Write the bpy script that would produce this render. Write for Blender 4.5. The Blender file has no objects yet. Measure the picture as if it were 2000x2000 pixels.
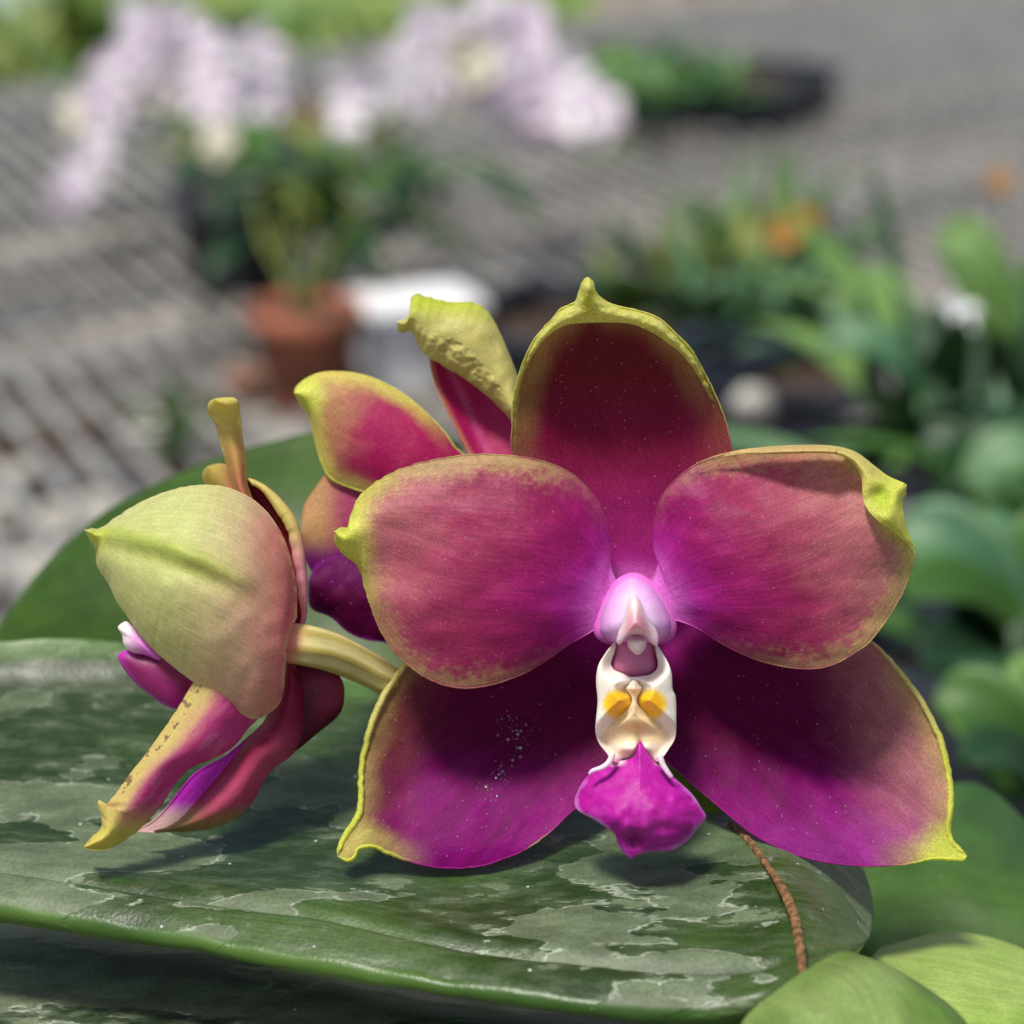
import bpy, math, random
import numpy as np
from mathutils import Vector, Matrix, Euler
random.seed(7); rng = np.random.RandomState(3)
S = bpy.context.scene
COL = S.collection

# ------------------------------------------------------------------ camera
PITCH = math.radians(20.0); KF = 0.2272; CZ = 1.25; PX = 5e-5
cam_d = bpy.data.cameras.new('camera'); cam = bpy.data.objects.new('camera', cam_d); COL.objects.link(cam)
cam.location = (0, 0, CZ); cam.rotation_euler = (math.pi/2 - PITCH, 0, 0)
cam_d.sensor_width = 36; cam_d.lens = 18/KF
cam_d.clip_start = 0.02; cam_d.clip_end = 400
cam_d.dof.use_dof = True; cam_d.dof.focus_distance = 0.2125; cam_d.dof.aperture_fstop = 21.5
S.camera = cam
# ------------------------------------------------------------------ light
SUN = Vector((-0.22, -0.30, 0.92)).normalized()
w = bpy.data.worlds.new('World'); S.world = w; w.use_nodes = True
wn = w.node_tree; sky = wn.nodes.new('ShaderNodeTexSky'); sky.sky_type = 'NISHITA'; sky.sun_disc = False
sky.sun_elevation = math.asin(SUN.z); sky.sun_rotation = math.atan2(SUN.x, SUN.y)
sky.dust_density = 3.0; sky.ozone_density = 0.6
bg = wn.nodes['Background']; bg.inputs[1].default_value = 0.11
wn.links.new(sky.outputs[0], bg.inputs[0])
sl = bpy.data.lights.new('sun', 'SUN'); so = bpy.data.objects.new('sun', sl); COL.objects.link(so)
sl.energy = 4.0; sl.angle = math.radians(10); sl.color = (1, 0.95, 0.87)
so.rotation_euler = SUN.to_track_quat('Z', 'Y').to_euler(); so.location = (0, 0, 3)
S.view_settings.view_transform = 'Standard'; S.view_settings.look = 'None'
S.view_settings.exposure = 0.02; S.view_settings.gamma = 1
S.render.engine = 'CYCLES'
S.cycles.max_bounces = 8; S.cycles.transmission_bounces = 6

# ------------------------------------------------------------------ helpers
cp, sp = math.cos(PITCH), math.sin(PITCH)
def P(u, v, d):
    """point seen at (u,v) of the 2000 px photo at depth d (m) along the view axis (arrays ok)"""
    x = (np.asarray(u, float)-1000)/1000*KF*d; y = (1000-np.asarray(v, float))/1000*KF*d
    return np.stack([x+0*d, y*sp + d*cp, CZ + y*cp - d*sp], -1)
def G(u, v, z=0.8):
    """where the line of sight through (u,v) meets height z"""
    y = (1000-np.asarray(v, float))/1000*KF
    d = (z-CZ)/(y*cp - sp)
    return P(u, v, d)
def dplane(v, z):
    y = (1000-np.asarray(v, float))/1000*KF
    return (z-CZ)/(y*cp - sp)
def lin(c):
    c = np.array(c, float)/255.
    return np.where(c <= 0.04045, c/12.92, ((c+0.055)/1.055)**2.4)
def sm(a, b, x):
    t = np.clip((x-a)/(b-a), 0, 1); return t*t*(3-2*t)
def mix(a, b, w):
    w = np.clip(np.asarray(w), 0, 1)[..., None]; return a*(1-w)+b*w
_tab = rng.rand(64, 64)
def vn(x, y, oct=1, pers=0.5):
    out = 0; amp = 1; tot = 0
    for o in range(oct):
        xi = np.floor(x).astype(int); yi = np.floor(y).astype(int); fx = x-xi; fy = y-yi
        fx = fx*fx*(3-2*fx); fy = fy*fy*(3-2*fy)
        g = lambda a, b: _tab[(xi+a+o*17) % 64, (yi+b+o*29) % 64]
        out = out+amp*((g(0, 0)*(1-fx)+g(1, 0)*fx)*(1-fy)+(g(0, 1)*(1-fx)+g(1, 1)*fx)*fy)
        tot += amp; amp *= pers; x = x*2.03; y = y*2.03
    return out/tot
def spline(pts, n, closed=False):
    """Catmull-Rom through pts (k,dim), resampled to n points by arc length"""
    p = np.array(pts, float)
    if closed: q = np.vstack([p[-1], p, p[0], p[1]])
    else: q = np.vstack([2*p[0]-p[1], p, 2*p[-1]-p[-2]])
    out = []
    for i in range(1, len(q)-2):
        t = np.linspace(0, 1, 16, endpoint=False)[:, None]
        a, b, c, d = q[i-1], q[i], q[i+1], q[i+2]
        out.append(0.5*((2*b)+(c-a)*t+(2*a-5*b+4*c-d)*t*t+(3*b-a-3*c+d)*t**3))
    out = np.vstack(out+[q[-2][None]])
    L = np.r_[0, np.cumsum(np.linalg.norm(np.diff(out[:, :2], axis=0), axis=1))]
    if closed: s = np.linspace(0, L[-1], n, endpoint=False)
    else: s = np.linspace(0, L[-1], n)
    return np.stack([np.interp(s, L, out[:, k]) for k in range(out.shape[1])], 1)

def mesh_obj(name, verts, faces, mat, parent=None, col=None, st=None, smooth=True):
    me = bpy.data.meshes.new(name)
    me.from_pydata([tuple(map(float, x)) for x in verts], [], [tuple(map(int, f)) for f in faces])
    if col is not None:
        a = me.color_attributes.new('Col', 'FLOAT_COLOR', 'POINT')
        c = np.ones((len(verts), 4)); c[:, :3] = np.clip(col, 0, 1); a.data.foreach_set('color', c.ravel())
    if st is not None:
        a = me.attributes.new('st', 'FLOAT_VECTOR', 'POINT')
        c = np.zeros((len(verts), 3)); c[:, :2] = st; a.data.foreach_set('vector', c.ravel())
    if smooth: me.polygons.foreach_set('use_smooth', [True]*len(me.polygons))
    me.materials.append(mat); me.update()
    o = bpy.data.objects.new(name, me); COL.objects.link(o)
    if parent is not None: o.parent = parent
    return o
def empty(name, loc=(0, 0, 0), parent=None):
    o = bpy.data.objects.new(name, None); COL.objects.link(o); o.location = loc; o.empty_display_size = 0.01
    if parent is not None: o.parent = parent
    return o
def tag(o, label, cat, group=None):
    o['label'] = label; o['category'] = cat
    if group: o['group'] = group
    return o
def struct(o, kind='structure'): o['kind'] = kind; return o
def gridfaces(n, m, closed=False, off=0):
    f = []
    mm = m if closed else m-1
    for i in range(n-1):
        for j in range(mm):
            k = (j+1) % m
            f.append((off+i*m+j, off+(i+1)*m+j, off+(i+1)*m+k, off+i*m+k))
    return f

def sheet(name, A, B, h, colf, d0, mat, parent, ns=180, nt=120, fa=None, fb=None, rim=3.0, back=None, rough=0.0):
    """a petal: blade between the outlines A and B (base to tip), depth from h, margins rolled over by fa / fb"""
    a = spline(A, ns); b = spline(B, ns)
    if rough:
        for q, sd in ((a, 3.1), (b, 9.7)):
            tg = np.gradient(q, axis=0); tg /= np.linalg.norm(tg, axis=1)[:, None]+1e-9
            arc = np.linspace(0, 1, ns)*ns
            q += np.stack([-tg[:, 1], tg[:, 0]], 1)*((vn(arc/3.3+sd, arc*0+sd, 2)-0.5)*rough*sm(0.3, 0.7, np.linspace(0, 1, ns)))[:, None]
    s = np.linspace(0, 1, ns); t = np.linspace(-1, 1, nt)
    Sg, Tg = np.meshgrid(s, t, indexing='ij')
    W = (Tg+1)/2
    UV = a[:, None, :]*(1-W)[..., None] + b[:, None, :]*W[..., None]
    H = h(Sg, Tg, UV[..., 0], UV[..., 1])
    bd = np.vstack([a, b])
    pts = UV.reshape(-1, 2); e = np.empty(len(pts))
    for i in range(0, len(pts), 4000):
        e[i:i+4000] = np.sqrt(((pts[i:i+4000, None, :]-bd[None])**2).sum(-1)).min(1)
    E = e.reshape(Sg.shape)
    C = colf(Sg, Tg, UV[..., 0], UV[..., 1], E)
    cols = [(UV, H, C, Sg, Tg)]
    K = 9
    for side, q, f in ((-1, a, fa), (1, b, fb)):
        wd = np.full(ns, rim)
        if f is not None:
            si = [np.argmin(((q-np.array(x[:2]))**2).sum(1)) for x in f]
            wd = np.maximum(rim, np.interp(np.arange(ns), si, [x[2] for x in f]))
            k = np.ones(7)/7; wd = np.convolve(np.pad(wd, 3, 'edge'), k, 'valid')
        wd = wd*np.minimum(1, np.arange(ns)/6.)*np.minimum(1, (ns-1-np.arange(ns))/5.)
        tg = np.gradient(q, axis=0)
        k = np.ones(9)/9
        tg = np.stack([np.convolve(np.pad(tg[:, i], 4, 'edge'), k, 'valid') for i in (0, 1)], 1)
        tg /= np.linalg.norm(tg, axis=1)[:, None]+1e-9
        nrm = np.stack([-tg[:, 1], tg[:, 0]], 1)
        opp = (b-a)*(1 if side < 0 else -1)
        sg = np.sign((nrm*opp).sum(1)); sg = np.sign(np.median(sg)) or 1
        nrm = nrm*sg
        wr = (vn(np.arange(ns)/5.0+3*side, np.arange(ns)*0+2.0, 2)-0.5)
        wd2 = wd*(1+0.16*wr*(wd > rim*1.5))
        hb = H[:, 0] if side < 0 else H[:, -1]
        am = math.radians(155)
        UVf, Hf = [], []
        for kk in range(1, K+1):
            ang = am*kk/K
            UVf.append(q+nrm*(wd2*(1-math.cos(ang))/(1-math.cos(am)))[:, None])
            Hf.append(hb+PX*wd2*(0.75*math.sin(ang)+0.10*kk/K))
        UVf = np.stack(UVf, 1); Hf = np.stack(Hf, 1)
        Cf = (back or colf)(np.repeat(s[:, None], K, 1), np.full((ns, K), side*1.0), UVf[..., 0], UVf[..., 1], np.zeros((ns, K)))
        Sf = np.repeat(s[:, None], K, 1); Tf = np.full((ns, K), side*1.0)
        if side < 0:
            fl = [x[:, ::-1] for x in (UVf, Hf, Cf, Sf, Tf)]; cols.insert(0, fl)
        else: cols.append((UVf, Hf, Cf, Sf, Tf))
    UV = np.concatenate([c[0] for c in cols], 1); H = np.concatenate([c[1] for c in cols], 1)
    C = np.concatenate([c[2] for c in cols], 1)
    ST = np.stack([np.concatenate([c[3] for c in cols], 1), np.concatenate([c[4] for c in cols], 1)], -1)
    V = P(UV[..., 0], UV[..., 1], d0-H)
    n, m = H.shape
    return mesh_obj(name, V.reshape(-1, 3), gridfaces(n, m), mat, parent, C.reshape(-1, 3), ST.reshape(-1, 2))

def join(a, b):
    import bmesh
    bm = bmesh.new(); bm.from_mesh(a.data); bm.from_mesh(b.data); bm.to_mesh(a.data); bm.free()
    me = b.data; bpy.data.objects.remove(b); bpy.data.meshes.remove(me); return a
def sdf(u, v, poly):
    p = spline(poly, 240, True); q = np.roll(p, -1, 0); x, y = u.ravel(), v.ravel()
    d = np.sqrt(((np.stack([x, y], 1)[:, None]-p[None])**2).sum(-1)).min(1)
    ins = np.zeros(len(x), bool)
    for (ax, ay), (bx, by) in zip(p, q):
        c = ((ay > y) != (by > y)); xx = ax+(y-ay)/(by-ay+1e-12)*(bx-ax); ins ^= c & (x < xx)
    return np.where(ins, -d, d).reshape(u.shape)

def pillow(name, outline, c, d0, hf, hb, colf, mat, parent, n=120, m=40, pw=0.5, bend=None):
    """a fleshy closed lobe: outline swelling by hf towards the viewer and hb away"""
    o = spline(outline, n, closed=True); c = np.array(c, float)
    r = 1-np.linspace(0, 1, m)**1.6; r = r[::-1]           # 0 .. 1
    R, J = np.meshgrid(r, np.arange(n), indexing='ij')
    UV = c+(o[J]-c)*R[..., None]
    prof = np.maximum(1-R**2, 0)**pw
    hfv = hf(UV[..., 0], UV[..., 1], R) if callable(hf) else hf
    bd = bend(UV[..., 0], UV[..., 1]) if bend else 0
    C = colf(UV[..., 0], UV[..., 1], R)
    Vf = P(UV[..., 0], UV[..., 1], d0-hfv*prof-bd).reshape(-1, 3)
    Vb = P(UV[..., 0], UV[..., 1], d0+hb*prof-bd).reshape(-1, 3)
    f = gridfaces(m, n, True)
    k = len(Vf)
    f2 = [tuple(x+k for x in q[::-1]) for q in f]
    Cc = np.vstack([C.reshape(-1, 3)]*2)
    st = np.stack([R, J/n], -1).reshape(-1, 2)
    return mesh_obj(name, np.vstack([Vf, Vb]), f+f2, mat, parent, Cc, np.vstack([st, st]))

def tube(name, pts, radii, mat, parent=None, n=24, res=60, colf=None, ridges=0, nseed=0):
    p = np.array(pts, float); q = np.column_stack([p, radii])
    tt = np.linspace(0, 1, len(p)); s = np.linspace(0, 1, res)
    qq = np.vstack([2*q[0]-q[1], q, 2*q[-1]-q[-2]])
    x = s*(len(p)-1); i = np.minimum(x.astype(int), len(p)-2); f = (x-i)[:, None]
    a, b, c, d = qq[i], qq[i+1], qq[i+2], qq[i+3]
    r = 0.5*((2*b)+(c-a)*f+(2*a-5*b+4*c-d)*f*f+(3*b-a-3*c+d)*f**3)
    ctr, rad = r[:, :3], np.maximum(r[:, 3], 1e-5)
    tg = np.gradient(ctr, axis=0); tg /= np.linalg.norm(tg, axis=1)[:, None]
    up = np.array([0.13, 0.2, 0.97]) if abs(tg[:, 2]).mean() < 0.8 else np.array([1.0, 0.1, 0])
    e1 = np.cross(tg, up); e1 /= np.linalg.norm(e1, axis=1)[:, None]; e2 = np.cross(tg, e1)
    th = np.linspace(0, 2*math.pi, n, endpoint=False)
    k = 1+ridges*np.cos(th*7)[None, :]+(0.12*(vn(s[:, None]*60+nseed, th[None, :]*2, 2)-0.5)*2 if nseed else 0)
    V = ctr[:, None]+(rad[:, None]*k)[..., None]*(np.cos(th)[None, :, None]*e1[:, None]+np.sin(th)[None, :, None]*e2[:, None])
    faces = gridfaces(res, n, True)
    faces.append(tuple(range(n))); faces.append(tuple((res-1)*n+j for j in range(n))[::-1])
    C = None
    if colf is not None: C = colf(np.repeat(s[:, None], n, 1), np.repeat(th[None], res, 0)).reshape(-1, 3)
    return mesh_obj(name, V.reshape(-1, 3), faces, mat, parent, C)

def lattice(name, rows, mat, parent, n=90, m=120, thick=0.0012, colf=None, shape=None):
    """a leaf blade through rows of (u, v, depth) control points"""
    R = [spline(r, m) for r in rows]; R = np.stack(R, 0)           # k,m,3
    out = np.empty((n, m, 3))
    k = R.shape[0]; q = np.concatenate([2*R[:1]-R[1:2], R, 2*R[-1:]-R[-2:-1]], 0)
    x = np.linspace(0, k-1, n); i = np.minimum(x.astype(int), k-2); f = (x-i)[:, None, None]
    a, b, c, d = q[i], q[i+1], q[i+2], q[i+3]
    out = 0.5*((2*b)+(c-a)*f+(2*a-5*b+4*c-d)*f*f+(3*b-a-3*c+d)*f**3)
    V = P(out[..., 0], out[..., 1], out[..., 2])
    Sg, Tg = np.meshgrid(np.linspace(0, 1, n), np.linspace(0, 1, m), indexing='ij')
    C = colf(Sg, Tg, out[..., 0], out[..., 1]).reshape(-1, 3) if colf else None
    if shape: V = V+np.array([0, 0, 1.])*shape(Sg, Tg)[..., None]
    o = mesh_obj(name, V.reshape(-1, 3), gridfaces(n, m), mat, parent, C, np.stack([Sg, Tg], -1).reshape(-1, 2))
    md = o.modifiers.new('thickness', 'SOLIDIFY'); md.thickness = thick; md.offset = 0
    return o

# ------------------------------------------------------------------ materials
def newmat(name):
    m = bpy.data.materials.new(name); m.use_nodes = True; nt = m.node_tree
    return m, nt, nt.nodes, nt.links, nt.nodes['Principled BSDF'], nt.nodes['Material Output']
def N(nodes, t, **kw):
    n = nodes.new(t)
    for k, v in kw.items():
        if k in n.inputs: n.inputs[k].default_value = v
        else: setattr(n, k, v)
    return n
def MIX(nodes, links, mode, fac, A, B):
    m = nodes.new('ShaderNodeMix'); m.data_type = 'RGBA'; m.blend_type = mode
    for idx, v in ((0, fac), (6, A), (7, B)):
        if hasattr(v, 'links') or isinstance(v, bpy.types.NodeSocket): links.new(v, m.inputs[idx])
        elif idx == 0: m.inputs[0].default_value = v
        else: m.inputs[idx].default_value = (*v, 1) if len(v) == 3 else v
    return m.outputs[2]
def MR(nodes, links, src, a, b, c=0., d=1.):
    m = nodes.new('ShaderNodeMapRange'); m.interpolation_type = 'SMOOTHSTEP'
    links.new(src, m.inputs[0]); m.inputs[1].default_value = a; m.inputs[2].default_value = b
    m.inputs[3].default_value = c; m.inputs[4].default_value = d
    return m.outputs[0]

def petal_mat(name, rough=0.5, spec=0.35, grain=0.17, bump=0.28, trans=0.28, glint=0.5, sss=0.0, streak=0.11, scale=1.0, stm=(9, 34, 1)):
    m, nt, nd, lk, bs, out = newmat(name)
    at = N(nd, 'ShaderNodeAttribute', attribute_name='Col'); geo = nd.new('ShaderNodeNewGeometry')
    st = N(nd, 'ShaderNodeAttribute', attribute_name='st')
    n1 = N(nd, 'ShaderNodeTexNoise', Scale=5200.0*scale, Detail=3.0); lk.new(geo.outputs['Position'], n1.inputs['Vector'])
    n2 = N(nd, 'ShaderNodeTexNoise', Scale=700.0*scale, Detail=4.0); lk.new(geo.outputs['Position'], n2.inputs['Vector'])
    mp = N(nd, 'ShaderNodeMapping'); mp.inputs['Scale'].default_value = stm; lk.new(st.outputs['Vector'], mp.inputs['Vector'])
    n3 = N(nd, 'ShaderNodeTexNoise', Scale=1.0, Detail=4.0); lk.new(mp.outputs[0], n3.inputs['Vector'])
    c = MIX(nd, lk, 'MULTIPLY', 1.0, at.outputs['Color'], MIX(nd, lk, 'MIX', MR(nd, lk, n1.outputs[0], 0.3, 0.7), (1-grain,)*3, (1+grain,)*3))
    c = MIX(nd, lk, 'MULTIPLY', 1.0, c, MIX(nd, lk, 'MIX', MR(nd, lk, n3.outputs[0], 0.3, 0.7), (1-streak, 1-streak*1.1, 1-streak), (1+streak*.7, 1+streak, 1+streak*.7)))
    c = MIX(nd, lk, 'MULTIPLY', 1.0, c, MIX(nd, lk, 'MIX', MR(nd, lk, n2.outputs[0], 0.3, 0.7), (0.94,)*3, (1.05,)*3))
    if glint:
        vo = N(nd, 'ShaderNodeTexVoronoi', Scale=2100.0*scale); lk.new(geo.outputs['Position'], vo.inputs['Vector'])
        sx = nd.new('ShaderNodeSeparateColor'); lk.new(vo.outputs['Color'], sx.inputs[0])
        a = MR(nd, lk, vo.outputs['Distance'], 0.16, 0.08); b = MR(nd, lk, sx.outputs[0], 0.70, 0.98)
        mm = N(nd, 'ShaderNodeMath', operation='MULTIPLY'); lk.new(a, mm.inputs[0]); lk.new(b, mm.inputs[1])
        m3 = N(nd, 'ShaderNodeMath', operation='MULTIPLY'); lk.new(mm.outputs[0], m3.inputs[0]); m3.inputs[1].default_value = glint
        c = MIX(nd, lk, 'MIX', m3.outputs[0], c, (0.75, 0.6, 0.65))  # tiny glints of light painted into the colour as pale dots
    lk.new(c, bs.inputs['Base Color'])
    bs.inputs['Roughness'].default_value = rough; bs.inputs['Specular IOR Level'].default_value = spec
    if sss: bs.inputs['Subsurface Weight'].default_value = sss; bs.inputs['Subsurface Radius'].default_value = (1, .6, .5); bs.inputs['Subsurface Scale'].default_value = 0.0012
    b1 = N(nd, 'ShaderNodeBump', Strength=bump, Distance=0.00012); lk.new(n1.outputs[0], b1.inputs['Height'])
    b2 = N(nd, 'ShaderNodeBump', Strength=bump*0.8, Distance=0.0005); lk.new(n2.outputs[0], b2.inputs['Height']); lk.new(b1.outputs[0], b2.inputs['Normal'])
    b3 = N(nd, 'ShaderNodeBump', Strength=streak*0.8, Distance=0.0005); lk.new(n3.outputs[0], b3.inputs['Height']); lk.new(b2.outputs[0], b3.inputs['Normal'])
    lk.new(b3.outputs[0], bs.inputs['Normal'])
    if trans:
        tr = nd.new('ShaderNodeBsdfTranslucent'); lk.new(c, tr.inputs['Color'])
        ms = nd.new('ShaderNodeMixShader'); ms.inputs[0].default_value = trans
        lk.new(bs.outputs[0], ms.inputs[1]); lk.new(tr.outputs[0], ms.inputs[2]); lk.new(ms.outputs[0], out.inputs[0])
    return m

def simple(name, rgb, rough=0.6, noise=0.0, scale=20.0, rgb2=None, bump=0.0, metal=0.0, trans=0.0, emis=None):
    m, nt, nd, lk, bs, out = newmat(name)
    c = lin(rgb); c2 = lin(rgb2) if rgb2 else c*(1-noise)
    geo = nd.new('ShaderNodeNewGeometry')
    n = N(nd, 'ShaderNodeTexNoise', Scale=scale, Detail=5.0); lk.new(geo.outputs['Position'], n.inputs['Vector'])
    cc = MIX(nd, lk, 'MIX', MR(nd, lk, n.outputs[0], 0.38, 0.62), tuple(c), tuple(c2))
    lk.new(cc, bs.inputs['Base Color']); bs.inputs['Roughness'].default_value = rough; bs.inputs['Metallic'].default_value = metal
    if bump:
        b = N(nd, 'ShaderNodeBump', Strength=bump, Distance=0.01); lk.new(n.outputs[0], b.inputs['Height']); lk.new(b.outputs[0], bs.inputs['Normal'])
    if trans:
        tr = nd.new('ShaderNodeBsdfTranslucent'); lk.new(cc, tr.inputs['Color'])
        ms = nd.new('ShaderNodeMixShader'); ms.inputs[0].default_value = trans
        lk.new(bs.outputs[0], ms.inputs[1]); lk.new(tr.outputs[0], ms.inputs[2]); lk.new(ms.outputs[0], out.inputs[0])
    return m

def mottled(name, base=(34, 54, 18), silver=(98, 112, 84), rimc=(164, 174, 156), thr=0.512, soft=0.005, scale=112., rough=0.38, base2=(52, 78, 22), off=0., margin=False):
    m, nt, nd, lk, bs, out = newmat(name)
    geo = nd.new('ShaderNodeNewGeometry')
    mp = N(nd, 'ShaderNodeMapping'); mp.inputs['Scale'].default_value = (0.42, 1, 1); mp.inputs['Rotation'].default_value = (0, 0, 0.3); mp.inputs['Location'].default_value = (off, off*1.7, 0)
    lk.new(geo.outputs['Position'], mp.inputs['Vector'])
    big = N(nd, 'ShaderNodeTexNoise', Scale=scale, Detail=8.0, Roughness=0.52); lk.new(mp.outputs[0], big.inputs['Vector'])
    sml = N(nd, 'ShaderNodeTexNoise', Scale=scale*4.2, Detail=5.0, Roughness=0.55); lk.new(mp.outputs[0], sml.inputs['Vector'])
    fine = N(nd, 'ShaderNodeTexNoise', Scale=2600., Detail=3.0); lk.new(geo.outputs['Position'], fine.inputs['Vector'])
    low = N(nd, 'ShaderNodeTexNoise', Scale=38., Detail=2.0); lk.new(geo.outputs['Position'], low.inputs['Vector'])
    # patches
    p1 = MR(nd, lk, big.outputs[0], thr-soft, thr+soft)
    p2 = MR(nd, lk, sml.outputs[0], 0.60-soft*2, 0.60+soft*2)
    gate = MR(nd, lk, big.outputs[0], thr-0.12, thr-0.02)
    st = N(nd, 'ShaderNodeAttribute', attribute_name='st'); sp_ = nd.new('ShaderNodeSeparateXYZ'); lk.new(st.outputs['Vector'], sp_.inputs[0])
    soft_ = MR(nd, lk, low.outputs[0], .42, .60)
    p2g = N(nd, 'ShaderNodeMath', operation='MULTIPLY'); lk.new(p2, p2g.inputs[0]); lk.new(gate, p2g.inputs[1])
    pm = N(nd, 'ShaderNodeMath', operation='MAXIMUM'); lk.new(p1, pm.inputs[0]); lk.new(p2g.outputs[0], pm.inputs[1])
    # torn pale rim of the film
    r1 = MR(nd, lk, big.outputs[0], thr-0.004, thr+0.002); r2 = MR(nd, lk, big.outputs[0], thr+0.016, thr+0.004)
    rr = N(nd, 'ShaderNodeMath', operation='MULTIPLY'); lk.new(r1, rr.inputs[0]); lk.new(r2, rr.inputs[1])
    brk = MR(nd, lk, sml.outputs[0], 0.42, 0.58)
    rb = N(nd, 'ShaderNodeMath', operation='MULTIPLY'); lk.new(rr.outputs[0], rb.inputs[0]); lk.new(brk, rb.inputs[1])
    far_ = MR(nd, lk, sp_.outputs[0], .80, .45, .30, 1.)
    rb0 = rb; rb = N(nd, 'ShaderNodeMath', operation='MULTIPLY'); lk.new(rb0.outputs[0], rb.inputs[0]); lk.new(far_, rb.inputs[1])
    bc = MIX(nd, lk, 'MIX', MR(nd, lk, low.outputs[0], 0.4, 0.6), tuple(lin(base)), tuple(lin(base2)))
    sc = MIX(nd, lk, 'MIX', MR(nd, lk, sml.outputs[0], 0.3, 0.7), tuple(lin(silver)*0.72), tuple(lin(silver)*1.15))
    bc = MIX(nd, lk, 'MIX', MR(nd, lk, sml.outputs[0], .40, .62, 0., .45), bc, tuple(lin(silver)*.8))
    bc = MIX(nd, lk, 'MIX', MR(nd, lk, low.outputs[0], .45, .60, 0., .35), bc, tuple(lin((78, 100, 60))))
    vm = N(nd, 'ShaderNodeMapping'); vm.inputs['Scale'].default_value = (150, 3, 1); lk.new(st.outputs['Vector'], vm.inputs['Vector'])
    vnz = N(nd, 'ShaderNodeTexNoise', Scale=1.0, Detail=3.0); lk.new(vm.outputs[0], vnz.inputs['Vector'])
    bc = MIX(nd, lk, 'MULTIPLY', 1.0, bc, MIX(nd, lk, 'MIX', MR(nd, lk, vnz.outputs[0], .35, .65), (.82, .84, .82), (1.12, 1.14, 1.1)))
    pk = N(nd, 'ShaderNodeMath', operation='MULTIPLY'); pf_ = N(nd, 'ShaderNodeMath', operation='MULTIPLY'); lk.new(far_, pf_.inputs[0]); pf_.inputs[1].default_value = 0.85; lk.new(pm.outputs[0], pk.inputs[0]); lk.new(pf_.outputs[0], pk.inputs[1])
    c = MIX(nd, lk, 'MIX', pk.outputs[0], bc, sc)
    fm = N(nd, 'ShaderNodeMath', operation='MULTIPLY'); lk.new(rb.outputs[0], fm.inputs[0]); fm.inputs[1].default_value = 0.75
    c = MIX(nd, lk, 'MIX', fm.outputs[0], c, tuple(lin(rimc)))
    c = MIX(nd, lk, 'MULTIPLY', 1.0, c, MIX(nd, lk, 'MIX', MR(nd, lk, fine.outputs[0], 0.3, 0.7), (0.82,)*3, (1.15,)*3))
    vo = N(nd, 'ShaderNodeTexVoronoi', Scale=620.0); lk.new(geo.outputs['Position'], vo.inputs['Vector'])
    sx = nd.new('ShaderNodeSeparateColor'); lk.new(vo.outputs['Color'], sx.inputs[0])
    a_ = MR(nd, lk, vo.outputs['Distance'], 0.13, 0.07); b_ = MR(nd, lk, sx.outputs[0], 0.90, 0.95)
    mm = N(nd, 'ShaderNodeMath', operation='MULTIPLY'); lk.new(a_, mm.inputs[0]); lk.new(b_, mm.inputs[1])
    c = MIX(nd, lk, 'MIX', mm.outputs[0], c, (0.5, 0.52, 0.48))
    if margin:
        c = MIX(nd, lk, 'MIX', MR(nd, lk, sp_.outputs[0], .90, .97, 0., .9), c, tuple(lin((74, 108, 48))))
        c = MIX(nd, lk, 'MIX', MR(nd, lk, sp_.outputs[0], .175, .14), c, MIX(nd, lk, 'MIX', MR(nd, lk, low.outputs[0], .4, .6), tuple(lin((46, 78, 20))), tuple(lin((70, 102, 36)))))
    lk.new(c, bs.inputs['Base Color'])
    lk.new(MR(nd, lk, pm.outputs[0], 0, 1, rough, rough+0.16), bs.inputs['Roughness'])
    bs.inputs['Specular IOR Level'].default_value = 0.45
    b1 = N(nd, 'ShaderNodeBump', Strength=0.5, Distance=0.00025); lk.new(pm.outputs[0], b1.inputs['Height'])
    b2 = N(nd, 'ShaderNodeBump', Strength=0.25, Distance=0.0002); lk.new(fine.outputs[0], b2.inputs['Height']); lk.new(b1.outputs[0], b2.inputs['Normal'])
    b3 = N(nd, 'ShaderNodeBump', Strength=0.3, Distance=0.003); lk.new(low.outputs[0], b3.inputs['Height']); lk.new(b2.outputs[0], b3.inputs['Normal'])
    lk.new(b3.outputs[0], bs.inputs['Normal'])
    return m

M_pet = petal_mat('petal_skin', spec=0.25, glint=0.42)
M_dark = petal_mat('sepal_skin', rough=0.55, spec=0.14, streak=0.08, bump=0.22, trans=0.38)
M_back = petal_mat('petal_outside', rough=0.5, grain=0.10, bump=0.2, streak=0.07, glint=0.35, trans=0.34)
M_flesh = petal_mat('lip_flesh', rough=0.42, grain=0.05, bump=0.08, streak=0.03, glint=0.0, trans=0.0, sss=0.6, spec=0.5)
M_leaf = petal_mat('leaf_skin', rough=0.42, grain=0.10, bump=0.12, streak=0.10, glint=0.3, trans=0.12, spec=0.4, scale=0.5, stm=(40, 2.5, 1))
M_mot = mottled('mottled_leaf_skin', margin=True)
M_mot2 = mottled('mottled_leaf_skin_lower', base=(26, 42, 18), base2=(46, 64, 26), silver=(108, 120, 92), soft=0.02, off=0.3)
M_lipm = petal_mat('lip_velvet', rough=0.5, grain=0.10, bump=0.2, streak=0.05, glint=0.2, trans=0.1, sss=0.2, spec=0.3)
M_stalk = petal_mat('stalk_skin', rough=0.45, grain=0.06, bump=0.1, streak=0.0, glint=0.0, trans=0.0, sss=0.3)

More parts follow.
